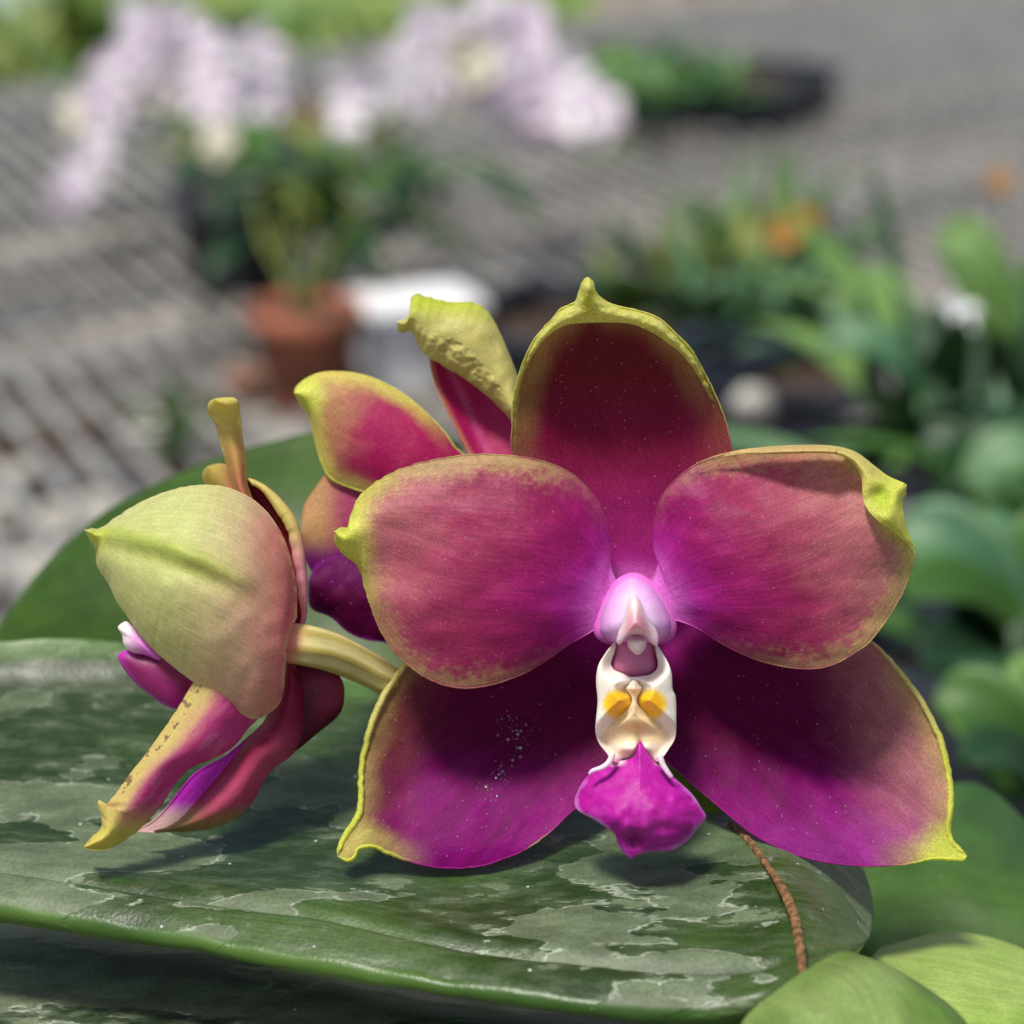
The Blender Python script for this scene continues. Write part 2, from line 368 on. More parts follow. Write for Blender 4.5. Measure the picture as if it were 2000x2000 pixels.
# ------------------------------------------------------------------ colours of the flower
MAR = lin((142, 44, 68)); ROSE = lin((182, 84, 104)); TAN = lin((190, 160, 104)); MAG = lin((196, 44, 168)); LILAC = lin((236, 140, 228))
YEL = lin((212, 216, 92)); PUR = lin((142, 4, 118)); PURD = lin((98, 0, 62)); OLI = lin((150, 116, 66)); CRM = lin((208, 212, 138)); DMAR = lin((128, 34, 58))
CX, CY = 1238, 1185
def rad(u, v): return np.hypot(u-CX, v-CY)
mm = 1e-3
# the main plant: one thing; flowers and leaves are its parts
plant = tag(empty('orchid_plant', tuple(P(1000, 1900, 0.30))), 'flowering orchid with magenta and yellow-edged blooms above silver-mottled leaves', 'orchid')
def flower_base(u, v, d, label):
    pts = [P(u, v, d+0.001), P(u+6, v+6, d+0.005), P(u-6, v+40, d+0.011)]
    o = tube('flower', [np.array(p) for p in pts], [0.0016, 0.0019, 0.0013], M_stalk, plant, colf=lambda s, t: mix(lin((190, 70, 150)), lin((180, 170, 90)), s), res=20)
    o['label'] = label
    return o
fm = flower_base(1240, 1190, 0.2185, 'large open magenta bloom facing the front with a white and yellow lip')

# dorsal sepal ------------------------------------------------------
def h_dorsal(s, t, u, v):
    y = (1150-v)
    f = sm(270, 620, y)
    return (-0.5+7.2*f**1.35 + 2.6*(t**2)*sm(.15, .7, s) + 0.35*(vn(u/60, v/90, 2)-.5))*mm
def c_dorsal(s, t, u, v, e):
    n = vn(u/34, v/60, 3); n2 = vn(u/6, v/14, 2)
    c = mix(lin((130, 20, 62)), lin((158, 34, 112)), sm(860, 1060, v)*0.9)
    c = mix(c, lin((104, 30, 34)), sm(880, 690, v)*0.9)
    c = mix(c, OLI*1.05, sm(75, 8, e+26*(n-.5))*sm(980, 800, v)*0.85)
    c = mix(c, MAR*1.1, sm(1300, 1400, u)*sm(700, 800, v)*0.6)
    c = mix(c, YEL, sm(14, 2, e+8*(n2-.5))*sm(900, 760, v)*sm(1420, 1330, u))
    c = mix(c, MAG, sm(150, 40, rad(u, v)+20*(n-.5)))
    c = mix(c, LILAC, sm(105, 50, rad(u, v))*0.5)
    return c
def c_rim(s, t, u, v, e):
    n = vn(u/14, v/14, 3)
    c = mix(YEL, lin((222, 214, 128)), n)
    return mix(c, lin((170, 110, 110)), sm(780, 880, v))
A = [(1225, 1190), (1150, 1100), (1050, 970), (1001, 887), (999, 830), (1001, 781), (1009, 742), (1022, 703), (1043, 661), (1076, 624), (1095, 602), (1122, 589), (1131, 566), (1138, 548), (1148, 541)]
B = [(1225, 1190), (1320, 1100), (1420, 980), (1433, 905), (1424, 841), (1405, 785), (1380, 733), (1353, 685), (1320, 649), (1287, 620), (1250, 606), (1208, 597), (1180, 585), (1164, 568), (1158, 549), (1148, 541)]
ds = sheet('sepal', A, B, h_dorsal, c_dorsal, 0.2175, M_dark, fm, ns=230, nt=150, rough=3, back=c_rim)
# its hooded margin, folded forward
A = [(1000, 800), (1001, 781), (1009, 742), (1022, 703), (1043, 661), (1076, 624), (1095, 602), (1122, 589), (1131, 566), (1138, 548), (1148, 541), (1158, 549), (1164, 568), (1180, 585), (1208, 597), (1250, 606), (1287, 620), (1320, 649), (1353, 685), (1380, 733), (1405, 785), (1424, 841), (1431, 880)]
B = [(1000, 802), (1008, 772), (1020, 735), (1038, 700), (1062, 664), (1090, 642), (1118, 633), (1150, 631), (1190, 630), (1233, 633), (1279, 653), (1329, 690), (1366, 740), (1395, 798), (1417, 848), (1430, 881)]
def h_hood(s, t, u, v):
    y = 1150-v; f = sm(270, 620, y)
    edge = (-0.5+7.2*f**1.35+2.6*sm(270, 600, y)**.5*.8)*mm
    tip = np.exp(-((u-1148)/16.)**2)*sm(630, 560, v)
    return edge+(0.25+1.7*np.sin(np.clip((t+1)/2, 0, 1)*2.2)*sm(0, .25, s)*sm(1, .7, s)+0.5*(vn(u/14, v/14, 3)-.5)+1.2*tip-0.9*np.exp(-(((v-600)/18.)**2))*tip)*mm
def c_hood(s, t, u, v, e):
    n = vn(u/14, v/14, 3)
    c = mix(YEL, lin((222, 216, 134)), n)
    c = mix(c, lin((190, 196, 50)), np.exp(-((u-1148)/14.)**2-((v-590)/25.)**2)*.7)
    c = mix(c, lin((190, 170, 96)), sm(690, 780, v)*.7)
    return mix(c, lin((170, 90, 100)), sm(790, 870, v))
join(ds, sheet('hood', A, B, h_hood, c_hood, 0.2175, M_back, fm, ns=260, nt=40, rough=3, rim=2.5))

# petals ------------------------------------------------------------
def c_petal(side):
    tip = (656, 1045) if side < 0 else (1775, 985)
    def f(s, t, u, v, e):
        n = vn(u/45, v/45, 3); n2 = vn(u/9, v/9, 2)
        an = np.arctan2(v-CY, (u-CX)*side); n3 = vn(an*9+20, rad(u, v)/220+3, 3)
        c = mix(lin((136, 16, 76)), lin((162, 52, 94)), sm(0.25, 0.66, s+0.16*(n3-.5)+.08*(n-.5)))
        c = mix(c, lin((184, 120, 114)), sm(0.50, 0.95, s+0.20*(n3-.5)+.10*(n-.5)+(.06 if side > 0 else 0.0)*(1+t)))
        c = mix(c, TAN, sm(0.78, 1.0, s+0.12*(n-.5))*0.75)
        up = (sm(1.0, -.3, t) if side < 0 else sm(-.2, 1, t)*sm(.4, .6, s)+.35*sm(0, -1, t))
        c = mix(c, TAN*0.95, sm(58, 6, e+46*(n2-.5)+22*(n-.5))*sm(.25, .5, s)*(.35+.45*up))
        c = mix(c, TAN*0.8, sm(34, 4, e+34*(n2-.5))*sm(.10, .2, s)*0.5)
        c = mix(c, lin((150, 44, 84)), sm(10, 1, e)*sm(.4, .6, n)*sm(.75, .6, s)*0.6)
        c = mix(c, YEL*0.95, sm(46, 4, e+10*(n2-.5))*sm(0.72, 0.9, s)*0.7)
        c = mix(c, YEL, sm(95, 25, np.hypot(u-tip[0], v-tip[1])+24*(n-.5)))
        c = mix(c, lin((160, 24, 112)), sm(330, 150, rad(u, v)+120*(n3-.5))*0.8)
        c = mix(c, MAG, sm(190, 90, rad(u, v)+70*(n3-.5)))
        c = mix(c, LILAC, sm(135, 60, rad(u, v)+34*(n3-.5))*0.8)
        n4 = vn(an*46+9, rad(u, v)/130+an*3, 3); c = c*(1+0.26*(n4-.5)*sm(60, 200, rad(u, v)))[..., None]
        return c
    return f
def h_lp(s, t, u, v):
    rip = 0.8*(vn(u/110+3, v/70+1, 2)-.5)
    tip = np.exp(-((u-690)**2+(v-1050)**2)/(2*45**2))
    return (1.2+3.4*sm(0, .45, s)-1.4*sm(.55, 1, s)+3.2*(1-t**2)*sm(.02, .4, s)*(1-.35*s)+rip+1.2*tip-1.3*np.exp(-((u-760)**2+(v-1080)**2)/(2*50**2)))*mm
A = [(1225, 1170), (1195, 1112), (1193, 1060), (1180, 997), (1151, 955), (1117, 924), (1072, 903), (1026, 892), (960, 886), (906, 888), (848, 897), (786, 914), (737, 939), (699, 972), (684, 1008), (684, 1030), (666, 1030), (652, 1038)]
B = [(1225, 1170), (1170, 1225), (1109, 1262), (1076, 1286), (1031, 1313), (993, 1329), (952, 1341), (906, 1346), (865, 1339), (832, 1325), (807, 1308), (778, 1285), (745, 1237), (724, 1187), (711, 1146), (697, 1106), (668, 1080), (654, 1060), (652, 1038)]
sheet('petal', A, B, h_lp, c_petal(-1), 0.2160, M_pet, fm, ns=260, nt=170, rough=4,
      fb=[(724, 1187, 3), (711, 1146, 8), (697, 1106, 10), (668, 1080, 16), (654, 1060, 12)], fa=[(699, 972, 3), (684, 1030, 10), (666, 1032, 6)])
def h_rp(s, t, u, v):
    rip = 0.9*(vn(u/100+13, v/60+4, 2)-.5)
    top = np.exp(-((v-930)/55.)**2)*sm(1330, 1450, u)
    return (1.2+3.6*sm(0, .45, s)-0.6*sm(.55, 1, s)+3.0*(1-t**2)*sm(.02, .4, s)*(1-.4*s)+rip-1.0*top+2.2*sm(1650, 1780, u)*sm(1120, 960, v))*mm
A = [(1245, 1170), (1283, 1110), (1276, 1073), (1275, 1032), (1281, 993), (1293, 966), (1312, 943), (1337, 920), (1366, 902), (1399, 889), (1432, 882), (1490, 874), (1552, 870), (1606, 870), (1647, 875), (1676, 886), (1705, 908), (1734, 930), (1767, 944)]
B = [(1245, 1170), (1270, 1203), (1324, 1214), (1366, 1231), (1407, 1257), (1448, 1278), (1490, 1294), (1539, 1305), (1581, 1308), (1614, 1304), (1647, 1291), (1676, 1273), (1705, 1249), (1734, 1211), (1755, 1177), (1771, 1144), (1782, 1106), (1788, 1081), (1783, 1060), (1773, 1036), (1765, 1003), (1763, 979), (1770, 963), (1767, 944)]
def c_rprim(s, t, u, v, e):
    n = vn(u/20, v/20, 3)
    c = mix(lin((204, 176, 116)), lin((216, 206, 116)), sm(1560, 1700, u)); c = mix(c, YEL, sm(1680, 1740, u)*sm(900, 940, v)*0.8)
    c = mix(c, lin((170, 196, 50)), np.exp(-((u-1722)**2+(v-975)**2)/(2*20**2))*0.8)
    return mix(c, lin((176, 90, 100)), sm(1440, 1330, u)*0.7+sm(1150, 1300, v)*.7)
rp = sheet('petal', A, B, h_rp, c_petal(1), 0.2160, M_pet, fm, ns=280, nt=170, rough=3)
A = [(1360, 903), (1432, 881), (1490, 873), (1552, 869), (1606, 869), (1647, 874), (1676, 885), (1705, 907), (1734, 929), (1767, 944), (1771, 952), (1763, 979), (1765, 1003), (1773, 1036), (1784, 1062), (1789, 1080)]
B = [(1360, 905), (1432, 890), (1531, 887), (1600, 885), (1638, 889), (1664, 903), (1681, 928), (1684, 950), (1685, 974), (1697, 999), (1722, 1023), (1751, 1044), (1775, 1066), (1788, 1082)]
def h_fold(s, t, u, v):
    w_ = (t+1)/2
    return h_rp(.9, 0*u, u, v)+(-1.4+0.4*(s < .5)+(2.2*np.sin(w_*2.5)+1.5*w_)*sm(.05, .5, s)*sm(1, .8, s)+.35-1.6*np.exp(-((u-1722)**2+(v-972)**2)/(2*17**2))+0.3*(vn(u/20, v/20, 2)-.5))*mm
join(rp, sheet('fold', A, B, h_fold, c_rprim, 0.2155, M_back, fm, ns=200, nt=60, rim=2.5))

# lateral sepals ------------------------------------------------------
def c_ls(side):
    tip = (668, 1668) if side < 0 else (1878, 1672)
    def f(s, t, u, v, e):
        n = vn(u/40, v/40, 3); n2 = vn(u/8, v/8, 2); n3 = vn((u*0.7+v*.7)/20*(-side)+0*u if False else (u+side*-v)/26, (u*-side+v)/160, 3)
        c = mix(PURD, PUR, sm(1430, 1600, v+60*(n-.5)+0.0))  # sepal purple, darkened above with the shade under the petals painted in
        c = mix(c, PURD*0.8, sm(.45, .75, n3)*0.35)
        if side > 0:
            w = sm(1600, 1800, u+60*(n-.5)+0.30*(1500-v))
            c = mix(c, lin((176, 112, 116)), w*0.8)
            c = mix(c, lin((176, 60, 160)), sm(1560, 1690, v)*sm(1400, 1500, u)*0.7)
            c = mix(c, TAN, sm(70, 10, e+20*(n-.5))*sm(1690, 1780, u)*0.7)
        else:
            w = sm(900, 730, u+50*(n-.5)+0.25*(v-1400))
            c = mix(c, lin((120, 60, 56)), w*0.9)
            c = mix(c, lin((170, 44, 140)), sm(70, 20, e+20*(n-.5))*sm(1500, 1600, v)*sm(1000, 1100, u)*0.6)
        c = mix(c, YEL, sm(95, 35, np.hypot((u-tip[0])*0.8, v-tip[1])+16*(n2-.5)))
        if side < 0: c = mix(c, TAN*.85, sm(60, 8, e+20*(n-.5))*sm(860, 760, u)*.75)
        an = np.arctan2(v-CY, (u-CX)*side); n4 = vn(an*40+9, rad(u, v)/150+an*3, 3); c = c*(1+0.34*(n4-.5))[..., None]
        c = mix(c, lin((170, 30, 140)), sm(190, 80, rad(u, v)+30*(n-.5))*0.7)
        return c
    return f
def h_ll(s, t, u, v):
    low = sm(1380, 1690, v-0.25*(1100-u)*0.2)
    rip = 0.7*(vn(u/90+7, v/80+2, 2)-.5)
    fold = -0.9*np.exp(-(((v-1500)-(u-900)*-0.55)/40.)**2)
    return (-2.4+5.2*low**1.2+1.6*sm(800, 700, u)+rip+0.5*fold-1.5*sm(0.5, 0, s))*mm
def c_lsrim(side):
    def f(s, t, u, v, e):
        n = vn(u/16, v/16, 3)
        c = mix(lin((220, 212, 130)), YEL, sm(1350, 1500, v))
        inner = sm(1000, 1100, u) if side < 0 else sm(1760, 1600, u)
        low = sm(760, 820, u)*sm(1640, 1660, v) if side < 0 else sm(1800, 1720, u)*sm(1640, 1660, v)
        return mix(c, lin((170, 44, 140)), np.maximum(inner, low))
    return f
A = [(1230, 1195), (1160, 1195), (1090, 1225), (960, 1260), (850, 1270), (800, 1284), (768, 1318), (743, 1357), (724, 1399), (711, 1444), (702, 1486), (699, 1523), (699, 1558), (695, 1585), (682, 1608), (667, 1635), (658, 1658), (659, 1674)]
B = [(1230, 1195), (1240, 1330), (1215, 1460), (1147, 1562), (1115, 1588), (1080, 1622), (1039, 1653), (993, 1676), (944, 1691), (890, 1697), (832, 1692), (778, 1678), (749, 1667), (728, 1657), (702, 1660), (695, 1677), (678, 1684), (659, 1674)]
sheet('sepal', A, B, h_ll, c_ls(-1), 0.2190, M_dark, fm, ns=260, nt=170, rough=3.5, back=c_lsrim(-1),
      fa=[(850, 1270, 3), (800, 1284, 10), (768, 1318, 14), (724, 1399, 13), (702, 1486, 11), (699, 1550, 12), (682, 1608, 15), (660, 1660, 10)],
      fb=[(832, 1692, 3), (778, 1678, 8), (728, 1657, 8), (695, 1677, 8)])
def h_rl(s, t, u, v):
    low = sm(1400, 1690, v)
    rip = 0.8*(vn(u/90+17, v/80+12, 2)-.5)
    fold = np.exp(-(((v-1430)-(u-1500)*0.55)/34.)**2)*sm(1330, 1450, u)
    return (-2.4+4.4*low**1.2+1.3*sm(1650, 1850, u)+rip-0.8*fold-1.5*sm(0.5, 0, s))*mm
A = [(1250, 1195), (1330, 1190), (1420, 1205), (1600, 1225), (1690, 1245), (1734, 1279), (1767, 1316), (1800, 1359), (1825, 1403), (1845, 1448), (1855, 1490), (1862, 1531), (1863, 1573), (1858, 1610), (1863, 1638), (1878, 1656), (1889, 1671)]
B = [(1250, 1195), (1240, 1330), (1255, 1440), (1295, 1482), (1345, 1527), (1399, 1573), (1448, 1614), (1490, 1643), (1544, 1667), (1593, 1682), (1655, 1691), (1717, 1693), (1771, 1689), (1813, 1681), (1854, 1681), (1879, 1683), (1889, 1671)]
sheet('sepal', A, B, h_rl, c_ls(1), 0.2190, M_dark, fm, ns=260, nt=170, rough=3, back=c_lsrim(1),
      fa=[(1690, 1245, 4), (1734, 1279, 8), (1800, 1359, 11), (1845, 1448, 13), (1862, 1531, 13), (1860, 1600, 12), (1880, 1660, 10)],
      fb=[(1790, 1686, 3), (1854, 1681, 8), (1879, 1683, 8)])

# column and lip -------------------------------------------------------
COLM = [(1237, 1127), (1213, 1138), (1194, 1158), (1181, 1184), (1173, 1210), (1172, 1234), (1184, 1249), (1207, 1256), (1240, 1252), (1275, 1256), (1297, 1250), (1309, 1236), (1311, 1218), (1304, 1196), (1291, 1169), (1267, 1142)]
def c_col(u, v, r):
    c = mix(lin((226, 160, 228)), lin((234, 196, 234)), sm(1.0, .4, r))
    return mix(c, lin((216, 120, 206)), sm(1215, 1250, v)*sm(.75, 1, r))
pillow('column', COLM, (1240, 1200), 0.2105, 4.6*mm, 7*mm, c_col, M_flesh, fm, pw=.5)
# swollen collar where the petals join
COLR = [(1237, 1118), (1206, 1130), (1182, 1160), (1164, 1200), (1160, 1236), (1182, 1256), (1240, 1264), (1298, 1256), (1320, 1236), (1318, 1200), (1298, 1160), (1268, 1130)]
pillow('collar', COLR, (1240, 1195), 0.2146, 2.0*mm, 3*mm, lambda u, v, r: mix(lin((216, 112, 200)), lin((234, 160, 226)), sm(1.0, .5, r)*sm(1250, 1160, v)), M_flesh, fm, pw=.6)
ANT = [(1237, 1158), (1226, 1164), (1219, 1182), (1213, 1210), (1207, 1236), (1204, 1255), (1212, 1258), (1221, 1246), (1240, 1240), (1262, 1245), (1272, 1256), (1283, 1262), (1286, 1244), (1277, 1215), (1262, 1186), (1250, 1165)]
def c_ant(u, v, r):
    c = mix(lin((236, 212, 210)), lin((222, 156, 176)), sm(1175, 1222, v)*sm(.9, .3, r))
    return mix(c, lin((236, 200, 224)), sm(.6, 1, r))
pillow('anther_cap', ANT, (1242, 1212), 0.2078, lambda u, v, r: 2.6*mm*np.exp(-((u-1240)/26.)**2)+.9*mm, 2*mm, c_ant, M_flesh, fm, pw=.55, bend=lambda u, v: 0.9*mm*sm(1170, 1250, v))
pillow('rostellum', [(1228, 1248), (1226, 1262), (1236, 1274), (1246, 1279), (1256, 1272), (1262, 1260), (1260, 1248)], (1244, 1260), 0.2068, 1.2*mm, 1.5*mm, lambda u, v, r: mix(lin((226, 190, 196)), lin((236, 214, 210)), sm(1, .3, r)), M_flesh, fm)
# throat of the lip
TH = [(1206, 1246), (1198, 1270), (1192, 1294), (1194, 1310), (1210, 1320), (1240, 1326), (1270, 1320), (1284, 1308), (1284, 1290), (1276, 1266), (1270, 1246), (1240, 1240)]
pillow('lip_throat', TH, (1240, 1285), 0.2112, 1.2*mm, 2*mm, lambda u, v, r: mix(lin((196, 112, 150)), lin((150, 30, 90)), sm(.72, 1, r)*sm(1262, 1290, v)), M_flesh, fm)
# fused side lobes: cream cup with the callus in the notch below and a yellow patch on each inner fold
OUT = [(1207, 1250), (1191, 1264), (1179, 1281), (1168, 1301), (1164, 1330), (1167, 1369), (1164, 1404), (1163, 1430), (1170, 1452), (1184, 1470), (1193, 1482), (1204, 1490), (1216, 1484), (1232, 1480), (1243, 1458), (1250, 1449), (1258, 1460), (1268, 1476), (1282, 1488), (1292, 1482), (1305, 1465), (1319, 1440), (1321, 1401), (1320, 1362), (1314, 1346), (1311, 1311), (1298, 1282), (1276, 1253), (1240, 1248)]
THR = [(1212, 1244), (1201, 1272), (1194, 1296), (1200, 1308), (1218, 1316), (1232, 1322), (1256, 1320), (1272, 1316), (1284, 1303), (1282, 1280), (1270, 1244)]
REC = [(1234, 1330), (1228, 1338), (1223, 1345), (1233, 1359), (1234, 1371), (1228, 1383), (1205, 1404), (1181, 1430), (1179, 1446), (1190, 1462), (1202, 1474), (1218, 1486), (1240, 1484), (1272, 1486), (1288, 1470), (1300, 1452), (1303, 1430), (1276, 1404), (1250, 1383), (1244, 1372), (1245, 1360), (1253, 1345), (1248, 1337), (1243, 1330)]
def b_cup(u, v):
    a = sdf(u, v, THR); b = sdf(u, v, REC); q = np.minimum(a, b)
    lobe = sm(-5, 26, q)
    h = -0.6+2.5*lobe
    rec = np.clip(-b/14., 0, 1)
    h = h+(b < 0)*(1.1*rec*sm(1440, 1400, v)+0.9*np.exp(-((u-1241)/26.)**2-((v-1462)/9.)**2))-(a < 0)*.8
    h = h-1.0*((u-1241)/78.)**2+0.5*sm(1390, 1300, v)+(b < 0)*0.9*sm(1402, 1376, v)
    return h*mm
def c_cup(u, v, r):
    a = sdf(u, v, THR); b = sdf(u, v, REC); n = vn(u/6, v/6, 2)
    c = mix(lin((240, 232, 220)), lin((234, 212, 188)), sm(1400, 1470, v)*.8)
    for yc, yd in ((1208, 1), (1272, -1)):
        q = ((u-yc)/29.)**2+((v-1376-0.25*yd*(yc-u)*0)/28.)**2
        w_ = sm(1.6, .6, q+.3*(n-.5))*(b > 0); c = mix(c, lin((252, 206, 40)), w_); c = mix(c, lin((250, 176, 14)), sm(.8, .2, q)*(b > 0)*.6)
    cal = mix(lin((244, 220, 176)), lin((240, 200, 130)), np.exp(-((u-1240)/34.)**2-((v-1418)/14.)**2))
    cal = mix(cal, lin((236, 212, 190)), np.maximum(sm(1390, 1370, v), sm(1446, 1456, v)))
    c = mix(c, cal, sm(1.5, -1.5, b))
    c = mix(c, lin((206, 90, 170)), sm(1474, 1486, v)*.8)
    return mix(c, mix(lin((206, 130, 160)), lin((150, 40, 100)), sm(8, 1, -a)*sm(1262, 1290, v)), sm(2, -2, a))
pillow('lip_side_lobes', OUT, (1241, 1372), 0.2105, 0.9*mm, 1.6*mm, c_cup, M_flesh, fm, n=300, m=110, pw=.35, bend=b_cup)
# mid lobe: magenta anchor with a keel
MID = [(1250, 1447), (1243, 1462), (1234, 1480), (1212, 1486), (1192, 1490), (1172, 1500), (1154, 1508), (1140, 1524), (1128, 1545), (1122, 1566), (1130, 1584), (1160, 1601), (1186, 1618), (1201, 1630), (1207, 1650), (1222, 1670), (1234, 1677), (1252, 1668), (1273, 1663), (1300, 1663), (1323, 1656), (1346, 1639), (1362, 1619), (1379, 1597), (1370, 1578), (1353, 1552), (1330, 1530), (1305, 1509), (1278, 1487), (1264, 1468)]
def c_mid(u, v, r):
    n = vn(u/18, v/18, 3)
    c = mix(lin((176, 22, 150)), lin((160, 16, 110)), sm(.45, .7, n)*.6*sm(.9, .4, r)); c = mix(c, lin((205, 60, 190)), sm(.5, .7, n)*.35)
    c = mix(c, lin((206, 120, 206)), sm(.90, 1.0, r+0.10*(n-.5))*sm(1500, 1560, v)*(0.35+.65*(np.abs(u-1250) > 60)))
    c = mix(c, lin((236, 214, 222)), sm(1500, 1485, v)*sm(22, 40, np.abs(u-1250)))
    c = mix(c, lin((120, 6, 60)), np.exp(-((u-1240)/18.)**2-((v-1640)/14.)**2)*0.6)
    return c
def b_mid(u, v):
    return (0.6+2.6*sm(1480, 1600, v)-2.4*((u-1250)/120.)**2 - 1.6*sm(1600, 1680, v)+1.2*(vn(u/40, v/40, 2)-.5)*sm(1480, 1560, v)-1.2*np.exp(-((u-1240)/16.)**2-((v-1640)/14.)**2))*mm
pillow('lip_mid_lobe', MID, (1250, 1560), 0.2110, lambda u, v, r: 1.3*mm, 1.0*mm, c_mid, M_lipm, fm, n=200, m=60, pw=.6, bend=b_mid)
# white shreds joining lobes and mid lobe
for pts in ([(1197, 1470), (1190, 1488), (1176, 1499), (1158, 1505), (1150, 1512)], [(1288, 1474), (1294, 1492), (1304, 1508), (1312, 1518)]):
    tube('lip_thread', [P(a, b, 0.2088) for a, b in pts], [0.0003, 0.00028, 0.00025, 0.0002, 0.00012][:len(pts)], M_flesh, fm, n=10, res=24, colf=lambda s, t: mix(lin((240, 226, 220)), lin((226, 170, 220)), s))
# dusting of pollen on the lower left sepal
pv, pf = [], []
for i in range(120):
    t = rng.rand(); u = 985+34*math.sin(t*5)+rng.randn()*14; v = 1395+175*t+rng.randn()*6
    h = float(h_ll(np.array(.5), np.array(0.), np.array(u), np.array(v))); r = (0.00003+0.00016*rng.rand()**4)
    c = P(u, v, 0.2190-h-0.00006); k = len(pv)
    for dv in ((1, 0, 0), (-1, 0, 0), (0, 1, 0), (0, -1, 0), (0, 0, 1), (0, 0, -1)): pv.append(c+np.array(dv)*r)
    pf += [(k+a, k+b, k+c2) for a in (0, 1) for b in (2, 3) for c2 in (4, 5)]
mesh_obj('pollen', pv, pf, simple('pollen', (250, 236, 246)), fm)['kind'] = 'stuff'

# ------------------------------------------------------------------ side bloom at the left
fs = flower_base(560, 1250, 0.2165, 'half-closed bloom at the left seen from the side with pale yellow-green outer petals')
PINK = lin((214, 130, 128))
def c_bp(s, t, u, v, e):
    n = vn(u/40, v/40, 3); n2 = vn(u/10, v/10, 2)
    c = mix(CRM, lin((216, 178, 148)), sm(320, 520, u+40*(n-.5)+0.22*(v-1150)))
    c = mix(c, lin((216, 120, 120)), sm(450, 590, u+30*(n-.5)+0.05*(v-1100)))
    c = mix(c, lin((222, 90, 130)), sm(30, 5, np.abs(u-570))*sm(1150, 1220, v)*.6)
    yy = 1040+0.14*(u-165)+0.00062*(u-165)**2*(u < 600)-12
    c = mix(c, lin((176, 192, 78)), (np.exp(-((v-yy-16)/(26+0.05*(u-165)))**2)*.6+.4*np.exp(-((v-yy)/12.)**2))*sm(540, 380, u)*0.85)
    c = mix(c, lin((200, 210, 80)), sm(60, 20, np.hypot(u-166, v-1036)))
    c = mix(c, lin((222, 210, 150)), sm(10, 2, e)*.5*(n2 > .4))
    return c
def h_bp(s, t, u, v):
    yy = 1040+0.14*(u-165)+0.00062*(u-165)**2-12
    rid = np.exp(-((v-yy)/20.)**2)*sm(560, 380, u)
    crease = np.exp(-((v-yy-34)/22.)**2)*sm(560, 380, u)
    return (7.5*(1-t**2)**.8*sm(0, .5, s)*(0.35+.65*sm(1, .55, s))+0.6*rid-0.6*crease+0.5*(vn(u/60, v/60, 2)-.5)-2.5*sm(.6, 1, s))*mm
A = [(580, 1205), (580, 1150), (571, 1100), (553, 1048), (527, 1006), (497, 977), (464, 959), (431, 949), (381, 947), (331, 958), (282, 977), (232, 1006), (200, 1029), (180, 1032), (164, 1034)]
B = [(580, 1205), (566, 1240), (557, 1290), (555, 1346), (543, 1378), (517, 1398), (493, 1404), (468, 1393), (435, 1372), (406, 1352), (373, 1329), (331, 1297), (290, 1259), (257, 1217), (232, 1180), (211, 1139), (190, 1106), (186, 1073), (175, 1055), (164, 1034)]
sheet('petal', A, B, h_bp, c_bp, 0.2150, M_back, fs, ns=220, nt=160, rough=3)
# upright dorsal sepal strip
def c_ds(s, t, u, v, e):
    n = vn(u/12, v/30, 3)
    c = mix(lin((206, 160, 96)), lin((220, 202, 104)), sm(900, 800, v)); c = mix(c, lin((206, 120, 96)), sm(890, 960, v)*.8)
    return mix(c, lin((226, 216, 120)), sm(8, 1, e)*n)
A = [(470, 990), (450, 935), (439, 899), (428, 860), (418, 824), (406, 808), (408, 786), (420, 778)]
B = [(500, 990), (484, 945), (482, 899), (475, 857), (470, 810), (466, 786), (458, 777), (440, 776), (420, 778)]
sheet('sepal', A, B, lambda s, t, u, v: (2.5*t*0+1.8*(1-t**2)+3.0*sm(840, 780, v))*mm, c_ds, 0.2190, M_back, fs, ns=90, nt=40, fa=[(450, 935, 14), (428, 860, 12), (418, 824, 10), (408, 786, 6)])
sheet('petal', [(470, 985), (420, 965), (398, 940), (396, 922), (405, 910)], [(470, 985), (470, 940), (450, 912), (428, 905), (405, 910)],
      lambda s, t, u, v: (1.5*(1-t**2))*mm, lambda s, t, u, v, e: mix(lin((196, 176, 90)), lin((196, 110, 90)), sm(420, 460, u)), 0.2230, M_back, fs, ns=50, nt=30)
# far petal: wine red inside, cream outer rim
def c_fp(s, t, u, v, e):
    c = mix(lin((120, 24, 44)), lin((150, 20, 60)), sm(1000, 1120, v))
    return c
def c_fpr(s, t, u, v, e):
    return mix(lin((222, 204, 120)), lin((226, 150, 170)), sm(1010, 1120, v))
A = [(565, 1250), (548, 1150), (520, 1050), (488, 980), (470, 945), (480, 932)]
B = [(565, 1250), (596, 1217), (601, 1155), (598, 1100), (592, 1055), (580, 1015), (555, 980), (525, 952), (500, 938), (480, 932)]
sheet('petal', A, B, lambda s, t, u, v: (-2.0*(1-t**2)+.5*t)*mm, c_fp, 0.2195, M_back, fs, ns=120, nt=60, fb=[(596, 1217, 8), (600, 1150, 20), (592, 1055, 26), (555, 980, 24), (510, 943, 12)], back=c_fpr)
